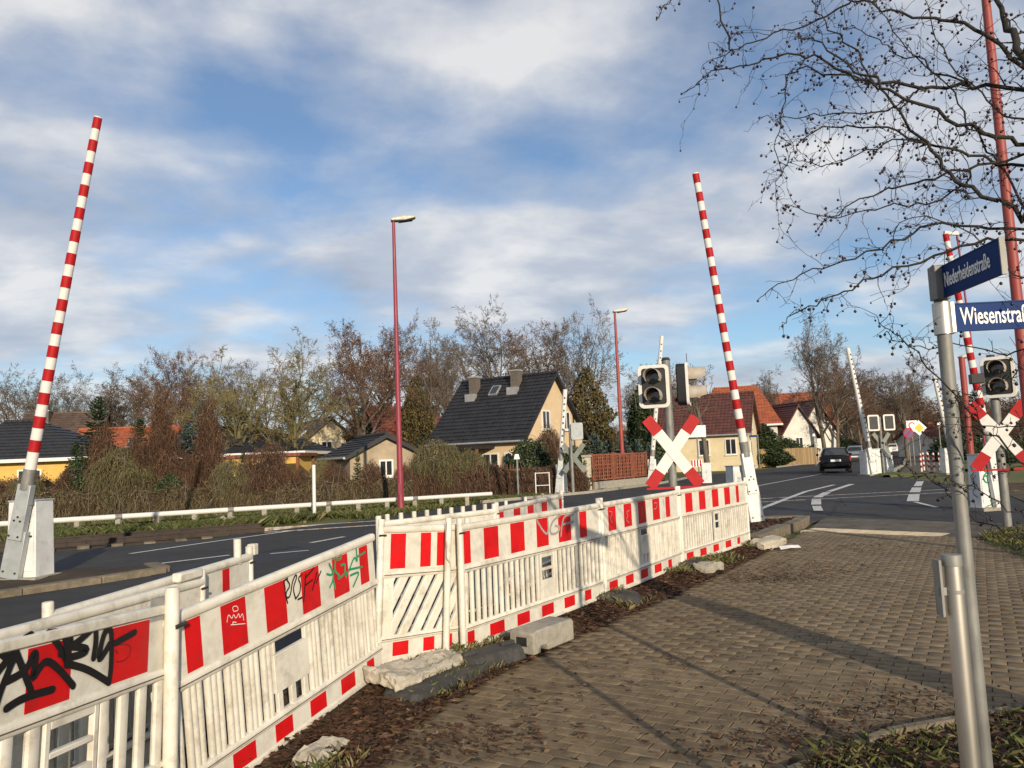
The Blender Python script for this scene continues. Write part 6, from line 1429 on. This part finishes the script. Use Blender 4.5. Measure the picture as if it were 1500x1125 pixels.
for kind, label, px, py, d, rz, sx in [
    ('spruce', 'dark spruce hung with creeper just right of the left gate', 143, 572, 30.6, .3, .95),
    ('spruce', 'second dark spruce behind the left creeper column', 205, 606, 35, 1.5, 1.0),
    ('spruce', 'low dark spruce behind the creeper right of the left gate', 110, 640, 31, 2.5, .9),
    ('blue', 'blue green spruce behind the tall creeper columns', 296, 578, 36, 1.0, 1.05),
    ('blue', 'smaller blue green spruce behind the shed creeper', 275, 612, 34, 4.0, 1.1),
    ('spruce', 'small dark spruce between creeper columns left of the marker post', 357, 655, 32, 3.0, .9),
    ('spruce', 'young spruce in front of the shed gable', 524, 655, 31.0, .9, .6),
    ('vine_a', 'tall pointed creeper column left of the blue spruce', 236, 574, 30.2, .8, .8),
    ('vine_a', 'tall creeper column covering the blue spruce', 306, 582, 30.0, 2.0, .85),
    ('vine_c', 'shaggy creeper clump at the foot of the dark spruce', 150, 628, 29.3, .2, .75),
    ('vine_c', 'low creeper clump beside the left gate base', 95, 690, 28.5, 1.7, 1.1),
    ('vine_c', 'creeper clump below the tall pointed column', 200, 640, 29.3, 3.1, .7),
    ('vine_c', 'creeper clump below the blue spruce', 275, 665, 29.6, 4.2, 1.0),
    ('vine_b', 'rounded reddish creeper mound left of the marker post', 392, 645, 29.6, 1.1, .95),
    ('vine_b', 'rounded creeper mound behind the marker post', 440, 682, 29.6, 2.8, 1.0),
    ('vine_b', 'rounded creeper mound in front of the shed gable', 490, 672, 29.8, 3.9, .8),
    ('vine_b', 'rounded dark creeper mound left of the pinkish red lamp', 545, 672, 30.0, 5.0, .9),
    ('vine_b', 'creeper mound right behind the pinkish red lamp foot', 590, 676, 30.2, .6, .7),
    ('olive', 'straggly olive willow bush left of the black roofed house', 640, 640, 33, .5, .95),
    ('olive', 'straggly olive bush in front of the black roofed house front', 690, 655, 33.5, 2.5, .9),
    ('laurel', 'dark evergreen bush at the near corner of the black roofed house', 775, 640, 36.5, 1.0, 1.1),
    ('vine_b', 'brown creeper mound covering the house corner left of the far gate', 806, 622, 37.0, 2.2, .75),
    ('laurel', 'dark shrub behind the far gate and signal', 840, 650, 35.8, 3.0, .8),
    ('ivy', 'ivy clad brownish tree right of the black roofed house', 862, 545, 54, .4, .85),
    ('dark', 'dark evergreen tree behind the brown lamp', 945, 548, 58, 1.4, 1.0),
    ('ivy', 'ivy covered tree trunk left of the black roofed house', 614, 560, 58, 2.4, .65),
    ('ivy', 'olive ivy clump between rusty tree and carport', 540, 590, 60, 3.9, .9),
    ('olive', 'grey olive bush between the dark spruce and the tall pointed column', 180, 650, 29.2, 1.4, .9),
    ('olive', 'grey olive bush left of the rounded reddish mound', 340, 668, 29.3, 3.4, .9),
    ('olive', 'thin olive bush beside the shed wall', 470, 668, 31.5, 5.4, .7),
    ('olive', 'grey olive bush at the left edge in front of the bungalow', 40, 692, 29.0, .4, .8),
    ('laurel', 'dark green bush low between the creeper columns', 250, 690, 29.0, 5.0, .8),
    ('laurel', 'dark green bush beside the left gate arm foot', 118, 668, 29.0, 2.0, .7),
    ('laurel', 'dark hedge bush in front of the white gabled houses right of the conifer', 1150, 640, 73, 1.7, 1.5),
    ('laurel', 'low dark bush below the second white gabled house', 1178, 645, 80, 2.9, 1.5),
    ('fir', 'first young fir behind the lattice fence from the pillar', 872, 630, 41, .1, 1.1),
    ('fir', 'second young fir behind the lattice fence from the pillar', 890, 640, 41.5, 1.1, 1.1),
    ('fir', 'third young fir behind the lattice fence from the pillar', 912, 632, 42.5, 2.3, 1.1),
    ('fir', 'fourth young fir behind the lattice fence from the pillar', 934, 640, 43.5, 3.3, 1.1),
    ('fir', 'fifth young fir behind the lattice fence from the pillar', 953, 644, 44.5, 4.3, 1.1),
    ('dark', 'dark round conifer in front of the white gabled houses', 1118, 616, 67.5, .4, 2.6),
    ('spruce', 'dark spruce top behind the thin red pole on the right', 1405, 553, 80, 2.0, .8),
    ('spruce', 'wide dark spruce behind the right cross sign', 1434, 566, 76, 3.0, 1.1),
    ('laurel', 'dark bush behind the graffiti cabinet', 1480, 640, 48, 2.0, 1.6),
    ('laurel', 'dark bush behind the bollards', 1405, 632, 60, 4.0, 2.0),
    ('laurel', 'dark bush below the tall leafless tree on the left street side', 1232, 640, 95, 1.0, 2.0)]:
    place(kind, label, px, d, max(.8, top_h(px, py, d)), rz, sx, cat={'spruce': 'tree', 'blue': 'tree', 'fir': 'tree', 'dark': 'tree', 'ivy': 'tree'}.get(kind, 'shrub'), group=gv)
# low dry hedge in front: one tangled mass
def hedge_mass(name, label, line, h, dpt, n, mat, L=.55, w=.008, cat='hedge', seed=71, kind='strand', s=.08, core='core_dark'):
    g = np.random.default_rng(seed); rs = resample(line, 60); V = []; Fq = []
    prof = [(-.5, 0), (-.46, .55), (-.3, .9), (0, 1.0), (.3, .85), (.5, 0)]
    for i, p in enumerate(rs):
        t = (rs[min(i+1, 59)]-rs[max(i-1, 0)]).normalized(); nn = Vector((-t.y, t.x)); hh = h*(1+.5*mnoise.noise(Vector((i*.35, seed, 0)))+.3*mnoise.noise(Vector((i*1.1, seed, 4))))
        for (o, z) in prof: q = p+nn*o*dpt*(1+.3*mnoise.noise(Vector((i*.7, o*3, seed)))); V.append((q.x, q.y, z*hh-.08))
    k = len(prof); Fq = [(i*k+j, (i+1)*k+j, (i+1)*k+j+1, i*k+j+1) for i in range(59) for j in range(k-1)]
    V = np.array(V); tri = np.array([[a, b, c] for a, b, c, d in Fq]+[[a, c, d] for a, b, c, d in Fq])
    o0 = thing(name, label, cat, (rs[0].x, rs[0].y, 0)); stm = MB(); rg = random.Random(seed)
    for q_ in range(int(n/900) if h < 3 else 0):
        a_ = V[rg.randrange(60)*k]; a_ = Vector((a_[0]+rg.uniform(-.3, .3), a_[1]-.05+rg.uniform(-.1, .3), -.08)); hh_ = h*rg.uniform(.7, 1.7); stm.tube([a_, a_+Vector((rg.uniform(-.15, .15), rg.uniform(-.1, .1), hh_*.5)), a_+Vector((rg.uniform(-.3, .3), rg.uniform(-.1, .2), hh_))], [.022, .017, .006], 4, cap=False)
    if stm.v:
        so_ = stm.build('stems', M['bark_grey'], o0, world=True); so_['kind'] = 'stuff'
    off = np.array([rs[0].x, rs[0].y, 0])
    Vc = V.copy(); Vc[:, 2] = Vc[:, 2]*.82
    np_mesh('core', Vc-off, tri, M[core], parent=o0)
    a, b, c = V[tri[:, 0]], V[tri[:, 1]], V[tri[:, 2]]; cr = np.cross(b-a, c-a); ar = np.linalg.norm(cr, axis=1); i = g.choice(len(tri), n, p=ar/ar.sum()); u, v = g.random(n), g.random(n); sw = u+v > 1; u[sw], v[sw] = 1-u[sw], 1-v[sw]
    P = a[i]+(b[i]-a[i])*u[:, None]+(c[i]-a[i])*v[:, None]; Nn = cr[i]/np.maximum(ar[i], 1e-9)[:, None]; Nn[Nn[:, 2] < -.2] *= -1
    ctr = V.reshape(60, k, 3).mean(1)[np.minimum(i % len(Fq)//(k-1), 59)]; sg = np.sign((Nn*(P-ctr)).sum(1)); Nn *= sg[:, None]
    if kind == 'strand': V2, F2 = strands(P+Nn*.05, Nn, L, w, g, down=.9); rep = 3
    else: V2, F2 = leafq(P+Nn*.03, Nn, s, g); rep = 2
    tn_ = np.concatenate([g.beta(1.6, 1.6, n)]*rep)
    if kind == 'strand' and h < 3:
        m_ = n//2; q_ = g.integers(0, n, m_); V3, F3 = leafq(P[q_]+g.normal(0, .08, (m_, 3)), Nn[q_], .045, g); F2 = np.concatenate([F2, F3+len(V2)]); V2 = np.concatenate([V2, V3]); tn_ = np.concatenate([tn_]+[g.beta(1.3, 1.8, m_)]*2)
    V2[:, 2] = np.maximum(V2[:, 2], -.08); np_mesh('foliage', V2-off, F2, M[mat], tn_, parent=o0); return o0
B = lambda px, d: tuple(base_at(px, d).xy)
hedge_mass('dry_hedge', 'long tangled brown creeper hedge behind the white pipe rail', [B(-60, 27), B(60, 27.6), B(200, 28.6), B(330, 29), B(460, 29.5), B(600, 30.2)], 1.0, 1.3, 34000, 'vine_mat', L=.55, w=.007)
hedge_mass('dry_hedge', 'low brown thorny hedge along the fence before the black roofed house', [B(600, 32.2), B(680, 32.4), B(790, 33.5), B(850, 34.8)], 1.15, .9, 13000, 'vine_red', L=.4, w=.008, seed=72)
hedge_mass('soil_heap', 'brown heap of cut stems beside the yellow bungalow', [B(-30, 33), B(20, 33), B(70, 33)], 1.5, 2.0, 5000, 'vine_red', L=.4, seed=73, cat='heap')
# far woods that read as one mass
o = hedge_mass('distant_wood', 'far brown mass of leafless woods closing the horizon', [(-260, 190), (-120, 185), (-40, 190), (30, 200), (90, 225), (140, 260)], 9, 16, 26000, 'vine_mat', L=3.2, w=.05, seed=75, cat='woods'); 
o2 = hedge_mass('distant_wood', 'far brown mass of woods right of the street', [(110, 150), (140, 130), (190, 120), (260, 100)], 9, 14, 16000, 'vine_mat', L=3.2, w=.05, seed=76, cat='woods')
o3 = hedge_mass('distant_wood', 'brown undergrowth filling the end of the street', [(95, 232), (125, 236), (160, 228)], 13, 12, 9000, 'vine_red', L=3.0, w=.05, seed=77, cat='woods')
for q in (o, o2, o3): q['kind'] = 'stuff'
# ================================================================== berry tree reaching in from the right
pmat('bark_near', (0.030, 0.026, 0.018), (0.015, 0.013, 0.010), scale=14, rough=.9, bump=.6, dirt=(0.045, 0.050, 0.016), dirt_amt=.6, dscale=5)
pmat('twig_near', (0.022, 0.015, 0.013), (0.012, 0.009, 0.008), scale=10, rough=.85)
pmat('berry', (0.035, 0.007, 0.010), (0.012, 0.004, 0.006), scale=20, rough=.4)
tb = Vector((3.5, 3.05, 0.0))
t = thing('berry_tree', 'leafless berry tree reaching in from the right edge over the street signs', 'tree', tb)
rt_ = random.Random(91)
trunk_pts = [Vector((3.5, 3.05, -.1)), Vector((3.47, 3.08, .6)), Vector((3.5, 3.12, 1.2)), Vector((3.44, 3.2, 1.9)), Vector((3.36, 3.3, 2.7)), Vector((3.2, 3.45, 3.4)), Vector((3.0, 3.6, 4.1)), Vector((2.75, 3.8, 4.8)), Vector((2.5, 3.9, 5.4))]
MB().tube(trunk_pts, [.21, .18, .16, .145, .12, .09, .07, .045, .02], 14).build('trunk', M['bark_near'], t, smooth=60, world=True)
# main boughs: pixels with depth; each starts on the trunk outside the frame
BR = [  # (points px, start depth, end depth, radius at frame edge)
    ([(1530, 110), (1500, 90), (1483, 45), (1462, 5), (1440, -40)], 3.3, 3.6, .034),
    ([(1500, 115), (1436, 43), (1375, 28), (1312, 19), (1262, 5), (1215, -18)], 3.6, 3.9, .015),
    ([(1500, 132), (1419, 128), (1334, 124), (1274, 121), (1223, 100), (1189, 83), (1138, 78), (1091, 92), (1035, 112), (998, 136)], 3.7, 4.3, .013),
    ([(1300, -30), (1249, 4), (1189, 32), (1121, 53), (1074, 72), (1040, 90)], 3.8, 4.1, .008),
    ([(1510, 216), (1453, 198), (1398, 175), (1334, 147), (1283, 122), (1235, 88), (1200, 60), (1165, 55)], 3.5, 3.9, .015),
    ([(1510, 322), (1483, 307), (1419, 273), (1377, 239), (1342, 192), (1300, 149), (1275, 110), (1249, 68), (1214, 34), (1190, 0)], 3.4, 4.0, .014),
    ([(1510, 240), (1432, 230), (1360, 213), (1313, 188), (1249, 183), (1197, 190), (1163, 213), (1146, 250)], 3.7, 4.2, .011),
    ([(1510, 222), (1398, 252), (1334, 269), (1274, 286), (1227, 307), (1195, 337)], 3.6, 4.0, .010),
    ([(1510, 338), (1419, 329), (1360, 330), (1300, 363), (1227, 388), (1163, 401), (1110, 439)], 3.5, 3.9, .010),
    ([(1510, 348), (1441, 354), (1355, 380), (1291, 401), (1227, 431), (1180, 452), (1146, 476)], 3.3, 3.7, .010),
    ([(1300, 120), (1225, 110), (1170, 95), (1150, 125), (1148, 160), (1138, 192), (1138, 250), (1138, 290)], 4.0, 4.2, .006),
    ([(1510, 330), (1470, 240), (1432, 200), (1402, 141), (1355, 90), (1300, 38), (1270, -20)], 3.9, 4.1, .009),
    ([(1360, 213), (1320, 200), (1260, 225), (1210, 243), (1160, 232)], 3.8, 4.1, .006),
    ([(1420, 275), (1350, 296), (1290, 300), (1230, 322), (1155, 302)], 3.7, 4.0, .006),
    ([(1334, 147), (1290, 165), (1230, 165), (1170, 172), (1112, 171)], 3.8, 4.1, .006),
    ([(1419, 128), (1370, 100), (1330, 80), (1290, 62), (1240, 40)], 3.8, 3.9, .007),
    ([(1510, 180), (1450, 160), (1400, 100), (1370, 50), (1352, -10)], 4.0, 4.2, .009),
    ([(1520, 410), (1460, 400), (1420, 330), (1320, 305), (1310, 360)], 3.9, 4.1, .006),
    ([(1520, 700), (1450, 640), (1398, 575), (1345, 518), (1312, 490), (1288, 476)], 3.2, 3.6, .006),
    ([(1520, 505), (1470, 520), (1400, 500), (1340, 512), (1296, 488)], 3.3, 3.7, .005),
    ([(1520, 540), (1480, 548), (1440, 570), (1400, 580)], 3.2, 3.4, .005),
    ([(1520, 800), (1455, 775), (1400, 735), (1362, 700), (1330, 690), (1290, 660)], 3.4, 4.0, .005),
    ([(1520, 770), (1470, 745), (1420, 712), (1385, 700)], 3.3, 3.5, .004),
    ([(1520, 632), (1470, 622), (1415, 628), (1370, 620)], 3.5, 3.9, .004),
    ([(1040, -30), (1000, -12), (978, 5), (962, 24)], 4.0, 4.0, .005),
]
tw = MB(); bry = []
def sm(pts, n=2):
    for _ in range(n):
        o = [pts[0]]
        for p, q in zip(pts, pts[1:]): o += [p.lerp(q, .25), p.lerp(q, .75)]
        pts = o+[pts[-1]]
    return pts
def spur(p, d, L, r, depth):
    """crooked twig with thorny spurs and berries"""
    pts = [p]; n = max(3, int(L/.035))
    for i in range(n):
        d = (d+Vector((rt_.gauss(0, .32), rt_.gauss(0, .32), rt_.gauss(0, .32)-.015))).normalized(); pts.append(pts[-1]+d*(L/n))
    rr = [max(.0011, r*(1-.8*i/n)) for i in range(n+1)]; tw.tube(pts, rr, 4 if r > .0025 else 3, cap=False)
    for i in range(1, n+1):
        if rt_.random() < .55:
            dd = (d+Vector((rt_.gauss(0, .9), rt_.gauss(0, .9), rt_.gauss(0, .9)))).normalized(); q = pts[i]; e = q+dd*rt_.uniform(.012, .04)
            tw.tube([q, e], [max(.0012, rr[i]*.7), .0009], 3, cap=False)
            if rt_.random() < .36: bry.append((e, rt_.uniform(.0048, .0088)))
    if rt_.random() < .4: bry.append((pts[-1], rt_.uniform(.005, .0085)))
    if depth > 0:
        for k in range(max(1, int(L/.12))):
            i = rt_.randint(1, n); dd = (d+Vector((rt_.gauss(0, .7), rt_.gauss(0, .6), rt_.gauss(0, .7)))).normalized(); spur(pts[i], dd, L*rt_.uniform(.3, .6), rr[i]*.7, depth-1)
for bi, (px, d0, d1, r) in enumerate(BR):
    n = len(px); pts = [D(x, y, d0+(d1-d0)*i/(n-1)+rt_.uniform(-.06, .06)) for i, (x, y) in enumerate(px)]
    inner = px[0][0] < 1490
    if inner:      # rooted on the nearest bough already built, otherwise on the trunk
        root_p = min((p for pl in allp for p in pl), key=lambda q: (q-pts[0]).length) if bi > 0 else pts[0]
        if (root_p-pts[0]).length < .9: pts = [root_p]+pts
    else:
        z = max(.9, min(4.6, pts[0].z-.35)); k = min(range(len(trunk_pts)), key=lambda i: abs(trunk_pts[i].z-z)); pts = [trunk_pts[k], trunk_pts[k].lerp(pts[0], .5)+Vector((0, 0, .06))]+pts
    if bi == 0: allp = []
    pts = sm(pts, 2)
    for i in range(1, len(pts)-1): pts[i] = pts[i]+Vector((rt_.gauss(0, .010), rt_.gauss(0, .010), rt_.gauss(0, .010)))
    allp.append(pts); m = len(pts); r_in = r*1.05
    rr = [r_in+(max(.0018, r*.16)-r_in)*(i/(m-1))**.8 for i in range(m)]
    MB().tube(pts, rr, 8, cap=False).build('branch', M['bark_near'], t, smooth=60, world=True)
    tot = sum((b-a).length for a, b in zip(pts, pts[1:])); acc = 0
    for i in range(2, m):
        seg = pts[i]-pts[i-1]; acc += seg.length
        if proj(pts[i])[0] > 1540: continue
        cnt = seg.length/.033; cnt = int(cnt)+(1 if rt_.random() < cnt-int(cnt) else 0)
        for _ in range(cnt):
            dd = (seg.normalized()*.5+Vector((rt_.gauss(0, .6), rt_.gauss(0, .5), rt_.gauss(0, .6)))).normalized()
            big = rt_.random() < .30
            q = pts[i-1].lerp(pts[i], rt_.random())
            if big and r > .0055: spur(q, dd, rt_.uniform(.12, .34), max(.0022, rr[i]*.4), 1)
            else: spur(q, dd, rt_.uniform(.03, .10), .0020, 0)
    bry.append((pts[-1], .007))
o = tw.build('twigs', M['twig_near'], t, world=True); o['kind'] = 'stuff'
bb = bmesh.new(); bmesh.ops.create_icosphere(bb, subdivisions=1, radius=1); bV = np.array([tuple(v.co) for v in bb.verts]); bF = np.array([[v.index for v in f.verts] for f in bb.faces]); bb.free()
VV = np.concatenate([bV*np.array([r, r, r*1.1])+np.array(tuple(p))-np.array(tuple(tb))-np.array([0, 0, r]) for p, r in bry]); FF = np.concatenate([bF+len(bV)*i for i in range(len(bry))])
o = np_mesh('berries', VV, FF, M['berry'], parent=t, smooth=True); o['kind'] = 'stuff'
print('BERRIES', len(bry), 'TWIG FACES', len(tw.f))
